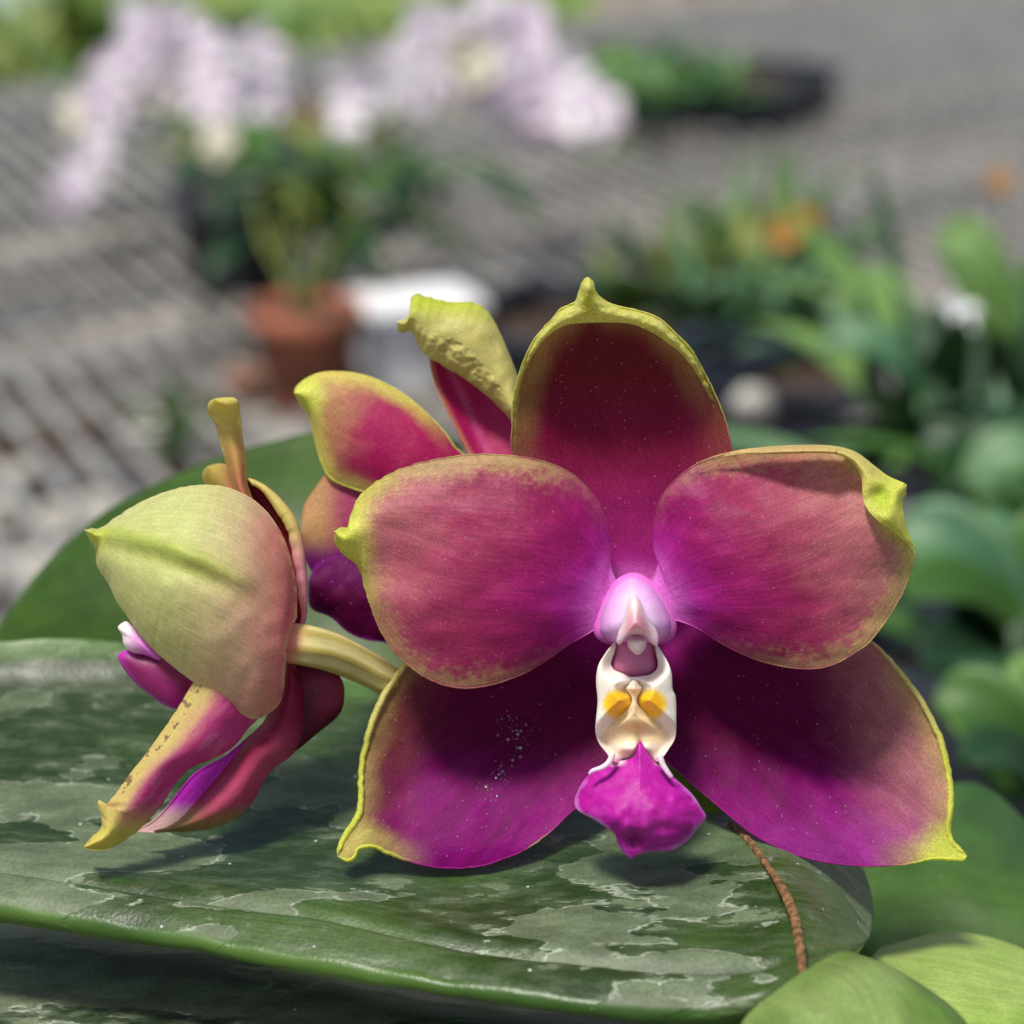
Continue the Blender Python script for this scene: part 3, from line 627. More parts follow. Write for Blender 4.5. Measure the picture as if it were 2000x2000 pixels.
# lip of the side bloom
pillow('lip_mid_lobe', [(230, 1283), (240, 1272), (262, 1268), (302, 1272), (345, 1300), (385, 1335), (372, 1360), (346, 1384), (318, 1376), (292, 1357), (268, 1338), (244, 1310)], (305, 1325), 0.2180, 1.5*mm, 1.5*mm,
       lambda u, v, r: mix(lin((130, 14, 90)), lin((170, 40, 160)), sm(.7, 1, r)), M_flesh, fs)
pillow('lip_side_lobe', [(230, 1226), (238, 1217), (250, 1215), (275, 1240), (305, 1272), (312, 1290), (285, 1280), (258, 1274), (242, 1260), (238, 1240)], (264, 1250), 0.2168, 1.3*mm, 1.2*mm,
       lambda u, v, r: mix(lin((236, 214, 222)), lin((210, 110, 210)), sm(235, 290, u)), M_flesh, fs)
# long lower sepal, edge on
def c_ls2(s, t, u, v, e):
    n = vn(u/9, v/9, 2); n3 = vn((u+v)/14, (u-v)/80, 3)
    x = sm(-0.75, 0.1, t+0.25*(n3-.5)-0.9*sm(.6, 1, s))
    c = mix(lin((214, 194, 116)), lin((200, 62, 134)), x)
    c = mix(c, lin((206, 110, 150)), sm(.5, .7, n3)*x*.6)
    c = mix(c, lin((214, 200, 96)), sm(1560, 1640, v))
    c = mix(c, lin((112, 60, 70)), ((n > .64)*(t < -.72)*(s > .1)*(s < .66))*.75)
    c = mix(c, lin((150, 80, 50)), np.exp(-((u-222)/18.)**2-((v-1572)/5.)**2)*.7)
    return c
A = [(400, 1300), (378, 1332), (339, 1395), (290, 1465), (248, 1519), (222, 1556), (204, 1571), (194, 1562), (190, 1572), (198, 1597), (196, 1619), (178, 1636), (166, 1650), (164, 1656)]
B = [(520, 1300), (510, 1390), (484, 1424), (455, 1460), (414, 1483), (373, 1500), (344, 1529), (315, 1574), (281, 1612), (248, 1639), (207, 1660), (180, 1662), (164, 1656)]
sheet('sepal', A, B, lambda s, t, u, v: (1.2+2.4*(1-t**2)-1.0*t+1.5*s)*mm, c_ls2, 0.2175, M_back, fs, ns=170, nt=90, rough=3)
# the second lower sepal: wine inside, bright patch, dark lobe to the right
def c_l3(s, t, u, v, e):
    n = vn(u/30, v/30, 3)
    c = mix(lin((142, 16, 66)), lin((172, 50, 100)), sm(.3, .8, n)*.5)
    q = (u-500)*0.64+(v-1440)*0.77
    c = mix(c, lin((196, 76, 112)), sm(10, 50, q)*sm(600, 540, u)); c = mix(c, lin((150, 150, 60)), sm(40, 6, e)*sm(1560, 1600, v)*.7)
    return c
A = [(560, 1270), (545, 1330), (520, 1400), (500, 1425), (470, 1460), (440, 1500), (400, 1545), (360, 1590), (330, 1612), (300, 1622)]
B = [(560, 1270), (590, 1330), (595, 1410), (575, 1469), (534, 1502), (513, 1531), (489, 1573), (455, 1602), (414, 1618), (373, 1624), (330, 1626), (300, 1622)]
sheet('sepal', A, B, lambda s, t, u, v: (2.5*(1-t**2)-2*s)*mm, c_l3, 0.2185, M_back, fs, ns=130, nt=80)
A = [(500, 1425), (440, 1475), (380, 1510), (330, 1570), (300, 1600), (266, 1622)]
B = [(500, 1425), (460, 1490), (420, 1545), (370, 1600), (320, 1626), (266, 1624)]
sheet('petal', A, B, lambda s, t, u, v: 0*u, lambda s, t, u, v, e: mix(mix(lin((206, 40, 206)), lin((170, 20, 160)), sm(.45, .6, vn((u+v)/8, (u-v)/60, 2))*.6), lin((236, 190, 190)), sm(1560, 1600, v)), 0.2200, M_back, fs, ns=60, nt=40)
pillow('petal', [(556, 1300), (600, 1296), (642, 1300), (667, 1326), (673, 1357), (663, 1395), (621, 1432), (575, 1469), (548, 1480), (545, 1400)], (590, 1370), 0.2205, 1.8*mm, 1.5*mm,
       lambda u, v, r: mix(lin((150, 50, 80)), lin((92, 14, 44)), sm(1310, 1380, v-.3*(u-600))), M_back, fs)
# pedicel of the side bloom
def c_ped(s, t):
    c = mix(lin((206, 196, 136)), lin((172, 160, 84)), sm(.3, .9, (np.cos(t*7)+1)/2)); return mix(c, lin((214, 120, 110)), sm(.16, 0, s))
tube('flower_stalk', [P(556, 1256, .2165), P(600, 1262, .217), (P(650, 1275, .2185)), P(705, 1300, .2205), P(760, 1330, .2225), P(850, 1390, .228), P(960, 1480, .235)], [0.0019, 0.00195, .00185, .0017, .0016, .0015, .0015], M_stalk, plant, n=56, colf=c_ped, ridges=0.05)
tube('flower_spike', [P(1050, 1180, .236), P(1080, 1300, .238), P(1060, 1420, .24), P(1000, 1560, .246), P(960, 1720, .26)], [.0015, .0018, .002, .002, .002], M_stalk, plant, colf=lambda s, t: mix(lin((120, 130, 60)), lin((90, 110, 40)), s))
tube('flower_stalk', [P(1238, 1210, .2285), P(1180, 1240, .233), P(1120, 1250, .236), P(1070, 1300, .238)], [.0013, .0014, .0014, .0014], M_stalk, plant, colf=lambda s, t: mix(lin((170, 150, 80)), lin((120, 130, 60)), s), res=30)

# ------------------------------------------------------------------ rear bloom
fr = flower_base(940, 985, 0.2330, 'rear bloom with a curled yellow-green sepal behind the front one')
DR = 0.2290
def c_r1(s, t, u, v, e):
    n = vn(u/30, v/30, 3)
    q = np.hypot((u-860)/1.0, (v-900)/1.0)
    c = mix(lin((166, 22, 86)), lin((190, 146, 96)), sm(130, 270, q+60*(n-.5)))
    c = mix(c, lin((172, 50, 90)), sm(.5, .8, n)*sm(260, 120, q)*.5)
    c = mix(c, lin((206, 190, 96)), sm(38, 6, e+14*(n-.5))*sm(0.2, .5, s))
    return mix(c, YEL, sm(60, 24, np.hypot(u-590, v-775)))
A = [(950, 960), (925, 905), (890, 872), (870, 844), (833, 805), (792, 771), (750, 746), (709, 731), (668, 725), (626, 727), (597, 739), (578, 755), (574, 768)]
B = [(950, 960), (830, 985), (740, 970), (673, 950), (640, 930), (622, 890), (612, 850), (600, 810), (586, 790), (574, 768)]
sheet('petal', A, B, lambda s, t, u, v: (1.5+2.2*(1-t**2)*sm(0, .4, s)-1.5*s)*mm, c_r1, DR, M_pet, fr, ns=150, nt=90, fb=[(612, 850, 4), (598, 800, 12), (580, 780, 12)], back=lambda s, t, u, v, e: mix(YEL*0.95, lin((214, 190, 110)), sm(760, 700, v)))
def c_r2(s, t, u, v, e):
    c = mix(lin((170, 24, 92)), lin((204, 96, 150)), np.exp(-((u-915-(v-800)*.45)/9.)**2)*.5)
    return mix(c, lin((206, 130, 110)), sm(14, 2, e))
A = [(960, 960), (919, 895), (890, 839), (866, 790), (848, 748), (838, 700), (840, 660)]
B = [(1040, 940), (1040, 850), (1020, 760), (990, 690), (950, 640), (890, 630), (840, 660)]
def h_r2(s, t, u, v): return (0.5-2.5*(1-t**2)*sm(0, .5, s)+2.0*sm(700, 620, v))*mm
def c_r2b(s, t, u, v, e):
    n = vn(u/18, v/18, 3)
    c = mix(lin((200, 196, 106)), lin((214, 206, 132)), n); c = mix(c, lin((190, 204, 50)), sm(640, 590, v)*.8)
    return c
sheet('sepal', A, B, h_r2, c_r2, DR, M_pet, fr, ns=110, nt=70)
# its curled-over tip as a rolled flap in front of the blade
A = [(1012, 860), (998, 822), (962, 783), (931, 757), (898, 733), (865, 714), (834, 697), (812, 668), (803, 648), (788, 650), (778, 645), (776, 630)]
B = [(1018, 850), (1018, 790), (1012, 740), (998, 700), (974, 645), (956, 612), (939, 596), (918, 589), (890, 589), (861, 586), (832, 579), (811, 574), (803, 584), (799, 612), (776, 630)]
sheet('sepal_tip', A, B, lambda s, t, u, v: (2.0+2.6*(1-t**2)**.7+0.6*(vn(u/40, v/40, 2)-.5)+0.5*(vn(u/12, v/12, 2)-.5)*(t < -.2))*mm, c_r2b, DR, M_back, fr, ns=140, nt=80, rough=6)
A = [(900, 1010), (760, 960), (690, 920), (660, 905), (638, 922), (613, 957), (592, 992), (588, 1040)]
B = [(900, 1010), (800, 1120), (720, 1160), (650, 1150), (612, 1120), (594, 1085), (588, 1040)]
def c_r3(s, t, u, v, e):
    c = mix(lin((196, 150, 104)), lin((176, 70, 110)), sm(620, 680, u)); return mix(c, lin((134, 26, 124)), sm(1040, 1100, v))
sheet('sepal', A, B, lambda s, t, u, v: (-1+1.5*(1-t**2))*mm, c_r3, DR, M_dark, fr, ns=80, nt=60)
A = [(920, 1040), (760, 1080), (670, 1080), (620, 1100), (602, 1135)]
B = [(920, 1040), (860, 1240), (790, 1262), (745, 1254), (715, 1250), (679, 1235), (646, 1206), (606, 1186), (602, 1135)]
sheet('sepal', A, B, lambda s, t, u, v: (1.5*(1-t**2)+.5*(vn(u/30, v/30, 2)-.5))*mm, lambda s, t, u, v, e: mix(mix(lin((104, 8, 88)), lin((92, 6, 62)), sm(.3, .8, vn(u/60, v/40, 2))), lin((120, 24, 116)), sm(10, 2, e)), DR-.001, M_dark, fr, ns=90, nt=60)

# ------------------------------------------------------------------ leaves of the plant
ZL = CZ-0.1065
def LP(u, v, dz=0.0): return (u, v, float(dplane(v, ZL+dz)))
rows = [
    [LP(-160, 1768, -.0022), LP(0, 1786, -.0022), LP(300, 1833, -.0022), LP(600, 1893, -.0022), LP(900, 1945, -.0020), LP(1200, 1983, -.0019), LP(1380, 1992, -.0022), LP(1500, 1972, -.0025), LP(1590, 1925, -.0015), LP(1655, 1888, -.001)],
    [LP(-160, 1748, -.001), LP(0, 1765, -.001), LP(300, 1812, -.001), LP(600, 1872, -.001), LP(900, 1926, -.001), LP(1200, 1966, -.001), LP(1380, 1974, -.001), LP(1500, 1952, 0), LP(1580, 1915, 0.0), LP(1640, 1880, .001)],
    [LP(-160, 1690), LP(0, 1704), LP(300, 1750), LP(600, 1800), LP(900, 1856), LP(1200, 1900), LP(1380, 1912), LP(1500, 1906, 0), LP(1580, 1888, 0), LP(1650, 1868, 0)],
    [LP(-160, 1590, -.001), LP(0, 1606, -.001), LP(300, 1650, -.0015), LP(600, 1695, -.0015), LP(900, 1745, -.001), LP(1150, 1790), LP(1350, 1810), LP(1480, 1818), LP(1580, 1822), LP(1690, 1850, -.006)],
    [LP(-160, 1480, .001), LP(0, 1480, .001), LP(300, 1500), LP(600, 1545), LP(850, 1600), LP(1100, 1650), LP(1300, 1690), LP(1450, 1710, .001), LP(1570, 1724, .0), LP(1690, 1750, -.008)],
    [LP(-160, 1360, .004), LP(0, 1352, .004), LP(300, 1362, .003), LP(600, 1400, .002), LP(850, 1470, .001), LP(1080, 1530), LP(1260, 1570, .001), LP(1400, 1600, .001), LP(1520, 1625, .0), LP(1650, 1670, -.008)],
    [LP(-160, 1266, .008), LP(0, 1256, .008), LP(200, 1264, .007), LP(450, 1290, .005), LP(700, 1345, .003), LP(950, 1410, .002), LP(1150, 1460, .001), LP(1300, 1500), LP(1400, 1535, .0), LP(1520, 1580, -.002)]]
def sh_leaf(S_, T_):
    return (-1.1*np.exp(-((S_-.345)/.022)**2)+1.1*(vn(T_*5+1, S_*2+1, 2)-.5)+.45*(vn(T_*14+3, S_*5, 2)-.5)*sm(.6, .17, S_)+.22*(vn(T_*30, S_*12, 2)-.5))*mm
lfA = lattice('leaf', rows, M_mot, plant, n=200, m=300, thick=0.0014, shape=sh_leaf)
lfA['label'] = 'broad dark green leaf with torn silver film under the blooms'
# plain green leaf behind the side bloom
def c_gl(c1, c2, sc=60.):
    def f(s, t, u, v):
        n = vn(u/sc, v/sc, 3); return mix(lin(c1), lin(c2), sm(.3, .7, n))
    return f
rows = [[(-40, 1330, .285), (200, 1330, .28), (450, 1400, .275), (700, 1440, .27), (900, 1440, .27)],
        [(-20, 1290, .285), (180, 1200, .281), (420, 1200, .278), (680, 1240, .275), (900, 1290, .275)],
        [(-10, 1250, .287), (120, 1130, .284), (350, 1040, .281), (620, 1030, .28), (900, 1100, .282)],
        [(6, 1238, .288), (88, 1128, .287), (200, 1028, .286), (330, 958, .286), (470, 905, .287), (620, 870, .288), (760, 850, .29), (900, 900, .29)],
        [(10, 1232, .289), (90, 1118, .288), (200, 1018, .287), (330, 948, .287), (470, 895, .288), (620, 858, .289), (760, 840, .291), (900, 880, .29)]]
l = lattice('leaf', rows, M_leaf, plant, n=60, m=90, colf=c_gl((46, 76, 8), (56, 86, 16)), thick=.0018); l['label'] = 'upright plain green leaf behind the left bloom'
# lower mottled leaf at the bottom left, nearer the lens
ZL2 = CZ-0.121
def LQ(u, v, dz=0.0): return (u, v, float(dplane(v, ZL2+dz)))
rows = [[LQ(-200, 2300), LQ(300, 2320), LQ(900, 2360), LQ(1400, 2380), LQ(2100, 2400)],
        [LQ(-200, 2100), LQ(300, 2120), LQ(800, 2180), LQ(1300, 2230), LQ(2100, 2280)],
        [LQ(-200, 1960), LQ(300, 1975), LQ(750, 2040), LQ(1200, 2110), LQ(2050, 2190)],
        [LQ(-200, 1840), LQ(200, 1850), LQ(550, 1905), LQ(900, 1990), LQ(1900, 2100)],
        [LQ(-200, 1760, -.006), LQ(200, 1780, -.006), LQ(600, 1850, -.007), LQ(950, 1940, -.008), LQ(1800, 1990, -.008)]]
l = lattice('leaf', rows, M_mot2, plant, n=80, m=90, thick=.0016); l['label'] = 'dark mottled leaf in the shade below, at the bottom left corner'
# curled light green leaf at the lower right edge
rows = [[(1455, 2020, .1905), (1500, 2080, .186), (1600, 2180, .18)],
        [(1475, 1985, .1905), (1540, 2040, .186), (1620, 2140, .183)],
        [(1545, 1930, .1925), (1630, 1965, .189), (1700, 2120, .184)],
        [(1622, 1882, .1965), (1700, 1925, .192), (1790, 2090, .185)],
        [(1652, 1874, .198), (1735, 1908, .195), (1845, 1990, .189), (1890, 2070, .186)],
        [(1660, 1880, .204), (1745, 1912, .200), (1860, 1995, .196), (1905, 2070, .192)]]
rows[0:4] = [r+[(r[-1][0]+10, r[-1][1]+60, r[-1][2])] for r in rows[0:4]]
l = lattice('leaf', rows, M_leaf, plant, n=70, m=60, colf=c_gl((88, 118, 50), (128, 150, 84), 140.), thick=.0016); l['label'] = 'light green leaf curling over at the bottom right'

# ------------------------------------------------------------------ neighbour plant bottom right
nb = tag(empty('young_orchid', tuple(P(1900, 2100, .27))), 'leafy plant with plain green leaves at the lower right beside the bloom', 'plant')
rows = [[(1650, 1930, .215), (1760, 2060, .205), (2100, 2080, .205)],
        [(1690, 1900, .222), (1850, 1960, .213), (2120, 2000, .213)],
        [(1720, 1872, .229), (1860, 1850, .226), (2000, 1885, .224), (2120, 1940, .222)],
        [(1740, 1866, .233), (1850, 1840, .232), (1960, 1858, .231), (2100, 1925, .228)]]
lattice('leaf', rows, M_leaf, nb, n=60, m=60, colf=c_gl((132, 160, 66), (156, 178, 92), 120.), thick=.002)
rows = [[(1640, 1990, .245), (1760, 1960, .245), (2100, 1980, .25)],
        [(1660, 1870, .25), (1780, 1830, .25), (2100, 1850, .25)],
        [(1640, 1740, .258), (1800, 1700, .258), (1920, 1720, .256), (2100, 1760, .256)],
        [(1560, 1640, .266), (1760, 1600, .27), (1900, 1558, .275), (2020, 1650, .27), (2100, 1700, .27)],
        [(1560, 1630, .267), (1760, 1590, .271), (1900, 1550, .277), (2020, 1640, .272), (2100, 1690, .272)]]
lattice('leaf', rows, M_leaf, nb, n=60, m=60, colf=c_gl((46, 80, 30), (68, 100, 40), 150.), thick=.002)
rows = [[(1500, 1900, .235), (1600, 1960, .235), (1700, 1980, .235)],
        [(1480, 1760, .243), (1600, 1780, .243), (1668, 1820, .241)],
        [(1400, 1640, .254), (1560, 1640, .25), (1650, 1700, .247)],
        [(1250, 1440, .268), (1400, 1500, .264), (1560, 1610, .255)],
        [(1300, 1440, .27), (1420, 1500, .266), (1580, 1600, .258)]]
lattice('leaf', rows, M_leaf, nb, n=60, m=50, colf=c_gl((44, 84, 30), (64, 100, 34), 110.), thick=.002)
lattice('leaf', [[(1262, 1430, .2262), (1345, 1520, .2258), (1440, 1600, .225), (1500, 1670, .224)], [(1262, 1470, .2255), (1335, 1550, .225), (1425, 1625, .224), (1480, 1685, .223)], [(1268, 1500, .225), (1325, 1585, .2243), (1400, 1640, .223), (1440, 1680, .222)]],
        M_leaf, nb, n=24, m=60, colf=c_gl((92, 140, 28), (104, 150, 36)), thick=.0012)
# dry thread
tw = tube('dry_root', [P(1425, 1606, .2215), P(1462, 1642, .2180), P(1505, 1700, .2120), P(1540, 1760, .2060), P(1558, 1820, .2010), P(1567, 1890, .1960), P(1568, 1915, .1945)], [.0002, .00036, .00034, .00048, .00046, .00042, .0002],
          simple('dry_root_bark', (150, 112, 70), .85, rgb2=(104, 74, 44), scale=1800, bump=.5), None, n=14, res=90, nseed=5)
tag(tw, 'thin dry brown root arching down over the leaves right of the lip', 'root')

# ------------------------------------------------------------------ background: ground, lawn, wall
M_ground = simple('gravel', (156, 146, 132), .9, scale=4, rgb2=(92, 82, 72), bump=.4)
M_lawn = simple('grass_turf', (128, 146, 70), .9, scale=2.5, rgb2=(88, 116, 48))
def plane(name, x0, x1, y0, y1, z, mat):
    return mesh_obj(name, [(x0, y0, z), (x1, y0, z), (x1, y1, z), (x0, y1, z)], [(0, 1, 2, 3)], mat, smooth=False)
struct(plane('ground', -60, 60, -20, 120, 0, M_ground))
struct(plane('lawn', -60, .35, 6.4, 120, 0.004, M_lawn))
M_ground_shade = simple('ground_shade_dark', (44, 44, 48), .9, scale=8, rgb2=(66, 64, 64))
struct(plane('ground_shade_sheet', -2.6, .25, .6, 3.9, 0.004, M_ground_shade))  # added dark sheet standing in for shade on the gravel under the bench
def bxv(c, s, R=None):
    v = [np.array((x*s[0]/2, y*s[1]/2, z*s[2]/2)) for x in (-1, 1) for y in (-1, 1) for z in (-1, 1)]
    if R is not None: v = [np.array(R @ Vector(q)) for q in v]
    return [q+np.array(c) for q in v], [(0, 1, 3, 2), (4, 6, 7, 5), (0, 4, 5, 1), (2, 3, 7, 6), (0, 2, 6, 4), (1, 5, 7, 3)]
def boxes(name, L, mat, parent=None, bev=0.0):
    V, F = [], []
    for b in L:
        v, f = bxv(*b); k = len(V); V += v; F += [tuple(i+k for i in q) for q in f]
    o = mesh_obj(name, V, F, mat, parent, smooth=False)
    if bev: md = o.modifiers.new('bevel', 'BEVEL'); md.width = bev; md.segments = 2
    return o
M_wall = simple('pale_sheeting', (214, 232, 222), .6, scale=1.5, rgb2=(198, 220, 208))
M_steel = simple('galvanised_steel', (188, 186, 180), .45, scale=60, rgb2=(128, 126, 122), metal=.3)
wl = tag(empty('greenhouse_wall', (-3, 9.5, 0)), 'pale greenhouse side wall far behind at the upper left', 'wall')
wl.location = (-3, 8.6, 0)
boxes('wall_panel', [((-1.5, 0, 1.3), (6.6, .06, 2.6))], M_wall, wl); boxes('post', [((1.36, -.08, 1.3), (.09, .09, 2.6))], M_steel, wl)
boxes('post', [((-1.0, -.08, 1.3), (.09, .09, 2.6))], M_steel, wl)
# wire bench
g0, g1 = G(100, 450), G(310, 640); dirw = (g1-g0)[:2]; dirw /= np.linalg.norm(dirw)
g2, g3 = G(0, 700), G(700, 560); dirc = (g3-g2)[:2]; dirc /= np.linalg.norm(dirc)
org = G(700, 700)[:2]
bench = tag(empty('wire_bench', (float(org[0]), float(org[1]), 0.0)), 'long galvanised wire mesh bench carrying the potted plants', 'bench')
def bar(x0, d, l0, l1, wd, ht, z):
    a = np.array(x0)+np.array(d)*l0; b = np.array(x0)+np.array(d)*l1; c = (a+b)/2
    R = Matrix.Rotation(math.atan2(d[1], d[0]), 3, 'Z')
    return ((c[0]-org[0], c[1]-org[1], z), (abs(l1-l0), wd, ht), R)
def solve(p):   # bench coordinates of a point
    M = np.array([dirw, dirc]).T; return np.linalg.solve(M, p-org)
farL, farR = solve(G(-200, 190)[:2]), solve(G(1400, 0)[:2])
perp = []
amin, amax = -1.29, 1.75; bmin, bmax = -1.3, 2.1
sinx = abs(dirw[0]*dirc[1]-dirw[1]*dirc[0])
b = bmin
while b < bmax:
    perp.append(bar(org+dirc*b, dirw, amin, amax, .0075, .005, .80)); b += .029/sinx
boxes('wire_mesh', perp, M_steel, bench)
cr = []; a = amin
while a < amax:
    cr.append(bar(org+dirw*a, dirc, bmin, bmax, .007, .006, .793)); a += .10/sinx
boxes('cross_wires', cr, M_steel, bench)
for a in (amin, -1.12, -.95, -.75, -.5, -.2, .3, .8, 1.25, amax):
    boxes('beam', [bar(org+dirw*a, dirc, bmin, bmax, .04, .04, .766)], M_steel, bench)
for a in (amin, .25, amax):
    for b in (bmin, 0.3, bmax):
        p = dirw*a+dirc*b
        boxes('leg', [((p[0], p[1], .373), (.05, .05, .746))], M_steel, bench)

# ------------------------------------------------------------------ background plants (all real size)
M_terra = simple('terracotta', (164, 98, 74), .85, scale=30, rgb2=(120, 70, 52), bump=.1)
M_black = simple('black_plastic', (38, 46, 60), .45, scale=20, rgb2=(26, 30, 40))
M_white = simple('white_plastic', (240, 240, 240), .4, scale=4, rgb2=(228, 230, 232))
M_soil = simple('bark_mix', (84, 66, 50), .95, scale=90, rgb2=(40, 32, 26), bump=.6)
M_gr = [simple('leaf_green_mid', (74, 116, 44), .5, scale=24, rgb2=(54, 92, 34), trans=.15), simple('leaf_green_dark', (36, 72, 34), .45, scale=24, rgb2=(28, 56, 30), trans=.1),
        simple('leaf_green_pale', (116, 150, 80), .5, scale=24, rgb2=(92, 130, 64), trans=.15), simple('leaf_olive', (134, 142, 64), .55, scale=24, rgb2=(104, 118, 44), trans=.15),
        simple('leaf_bluegreen', (100, 136, 92), .5, scale=24, rgb2=(64, 108, 74), trans=.1)]
M_lil = simple('lilac_petal', (246, 242, 244), .6, scale=30, rgb2=(236, 220, 236), trans=.25)
M_crm = simple('cream_petal', (228, 224, 206), .6, scale=30, rgb2=(214, 208, 184), trans=.25)
M_orange = simple('orange_petal', (196, 140, 60), .6, scale=30, rgb2=(160, 110, 44), trans=.2)
M_stone = simple('pale_stone', (186, 184, 176), .9, scale=40, rgb2=(140, 136, 128), bump=.3)
def lathe(name, prof, mat, parent, n=32):
    th = np.linspace(0, 2*math.pi, n, endpoint=False); pr = np.array(prof)
    V = np.stack([pr[:, :1]*np.cos(th), pr[:, :1]*np.sin(th), np.repeat(pr[:, 1:2], n, 1)], -1)
    o = mesh_obj(name, V.reshape(-1, 3), gridfaces(len(pr), n, True), mat, parent)
    return o
def pot(parent, r, h, mat, z=0, name='pot'):
    lathe(name, [(0.001, z), (r*.72, z), (r*.74, z+.002), (r*.93, z+h*.8), (r*1.03, z+h*.8), (r*1.05, z+h*.82), (r*1.05, z+h), (r*.97, z+h), (r*.93, z+h*.85)], mat, parent)
    lathe('soil', [(r*.94, z+h*.88), (r*.6, z+h*.91), (0.001, z+h*.92)], M_soil, parent)
def blade(parent, base, az, el, L, W, droop, mat, name='leaf', n=12, fold=.25):
    """one strap leaf, channelled, arching"""
    base = np.array(base, float); t = np.linspace(0, 1, n); p = [base]; e = el
    for i in range(1, n):
        e = el-droop*t[i]; p.append(p[-1]+L/(n-1)*np.array([math.cos(az)*math.cos(e), math.sin(az)*math.cos(e), math.sin(e)]))
    p = np.array(p); sd = np.array([-math.sin(az), math.cos(az), 0]); w_ = W*np.sin(np.pi*np.clip(t*.88+.10, 0, 1))**.7*np.sqrt(np.clip((1.0-t)*6, 0, 1))
    cs = np.linspace(-1, 1, 5)
    V = p[:, None]+sd*(w_[:, None]*cs/2)[..., None]+np.array([0, 0, 1])*(np.abs(cs)*fold*w_[:, None]/2)[..., None]
    return mesh_obj(name, V.reshape(-1, 3), gridfaces(n, 5), mat, parent)
def bloom_mesh(name, R, mat):
    V, F = [], []
    for k in range(5):
        a = k*2*math.pi/5+.3; ux = np.array([math.cos(a), math.sin(a), 0]); uy = np.array([-math.sin(a), math.cos(a), 0]); o = len(V)
        n, m = 6, 5
        for i in range(n):
            s = i/(n-1)
            for j in range(m):
                q = (j/(m-1)-.5)*2; wd = R*.42*math.sin(math.pi*min(1, .12+s*.86))**.6
                V.append(ux*R*s+uy*q*wd+np.array([0, 0, 1])*(R*.25*s*s-R*.1*q*q))
        F += gridfaces(n, m, off=o)
    o = len(V)
    th = np.linspace(0, 2*math.pi, 8, endpoint=False)
    for zz, rr in ((0, .13), (.12, .17), (.28, .12), (.36, .01)):
        for a in th: V.append(np.array([math.cos(a)*rr*R, math.sin(a)*rr*R, zz*R]))
    F += gridfaces(4, 8, True, off=o)
    me = mesh_obj(name, V, F, mat); return me
def place(o, loc, face, s=1.0, roll=0.):
    o.location = loc; q = Vector(face).to_track_quat('Z', 'Y'); o.rotation_euler = (q.to_matrix() @ Matrix.Rotation(roll, 3, 'Z')).to_euler(); o.scale = (s, s, s)
def ppos(root, u, v, d): return P(u, v, d)-np.array(root.location)

def flowering(label, potuv, potr, poth, potmat, blobs, foliage, stems, mats, name='potted_orchid'):
    g = G(*potuv); root = tag(empty(name, tuple(g)), label, 'potted plant')
    pot(root, potr, poth, potmat)
    top = np.array([0, 0, poth*.9])
    for (u, v, d, L, W, az, el, dr, k) in foliage: blade(root, ppos(root, u, v, d), az, el, L, W, dr, M_gr[k])
    for st in stems:
        pts = [top]+[ppos(root, *q) for q in st]
        tube('stem', pts, [.002]*len(pts), M_gr[3], root, n=8, res=30)
    protos = {}
    for i, (u, v, d, R, k) in enumerate(blobs):
        key = k
        if key not in protos: b_ = protos[key] = bloom_mesh('flower', 1.0, mats[k])
        else: b_ = protos[key].copy(); COL.objects.link(b_)
        b_.parent = root
        place(b_, tuple(ppos(root, u, v, d)), (random.uniform(-.6, .6), -1, random.uniform(-.3, .7)), R, random.random()*6)
    return root
# left lilac cluster
bl = []
def cl(cx, cy, rx, ry, n, d, R, k, out):
    for i in range(n):
        a = random.random()*6.28; r = math.sqrt(random.random())
        out.append((cx+rx*r*math.cos(a), cy+ry*r*math.sin(a), d+random.uniform(-.06, .06), R*random.uniform(.85, 1.15), k))
cl(370, 100, 150, 75, 13, 2.0, .026, 0, bl); cl(250, 190, 55, 70, 6, 1.97, .024, 0, bl); cl(470, 160, 95, 70, 7, 2.02, .026, 0, bl)
cl(215, 290, 40, 40, 3, 1.95, .020, 0, bl); cl(130, 385, 16, 30, 2, 1.9, .019, 0, bl); cl(155, 335, 18, 25, 2, 1.92, .019, 0, bl)
cl(420, 270, 14, 25, 2, 1.95, .018, 1, bl); cl(412, 340, 14, 26, 2, 1.95, .018, 1, bl); cl(160, 220, 40, 30, 3, 1.98, .018, 1, bl)
fol = [(440+random.uniform(-60, 60), 330+random.uniform(-50, 70), 1.95, random.uniform(.10, .17), .03, random.uniform(0, 6.28), random.uniform(.2, 1.1), 1.4, random.choice([0, 3, 1])) for _ in range(14)]
flowering('potted plant under a tall arching mass of lilac flowers at the upper left', (470, 560), .05, .08, M_black, bl, fol,
          [[(440, 420, 1.9), (420, 260, 1.98), (350, 120, 2.0)], [(440, 420, 1.9), (330, 200, 1.95), (220, 230, 1.95), (135, 390, 1.9)], [(450, 420, 1.9), (470, 240, 2.0), (480, 150, 2.02)]], [M_lil, M_crm])
bl = []
cl(985, 120, 80, 95, 12, 1.85, .026, 0, bl); cl(1060, 210, 90, 70, 12, 1.84, .026, 0, bl); cl(1150, 240, 55, 35, 5, 1.83, .022, 0, bl); cl(960, 60, 40, 40, 4, 1.87, .024, 0, bl)
cl(690, 200, 26, 30, 3, 1.8, .024, 0, bl); cl(785, 140, 34, 34, 4, 1.82, .024, 0, bl); cl(870, 60, 32, 34, 4, 1.85, .024, 0, bl); cl(915, 160, 40, 60, 5, 1.84, .022, 1, bl)
fol = []
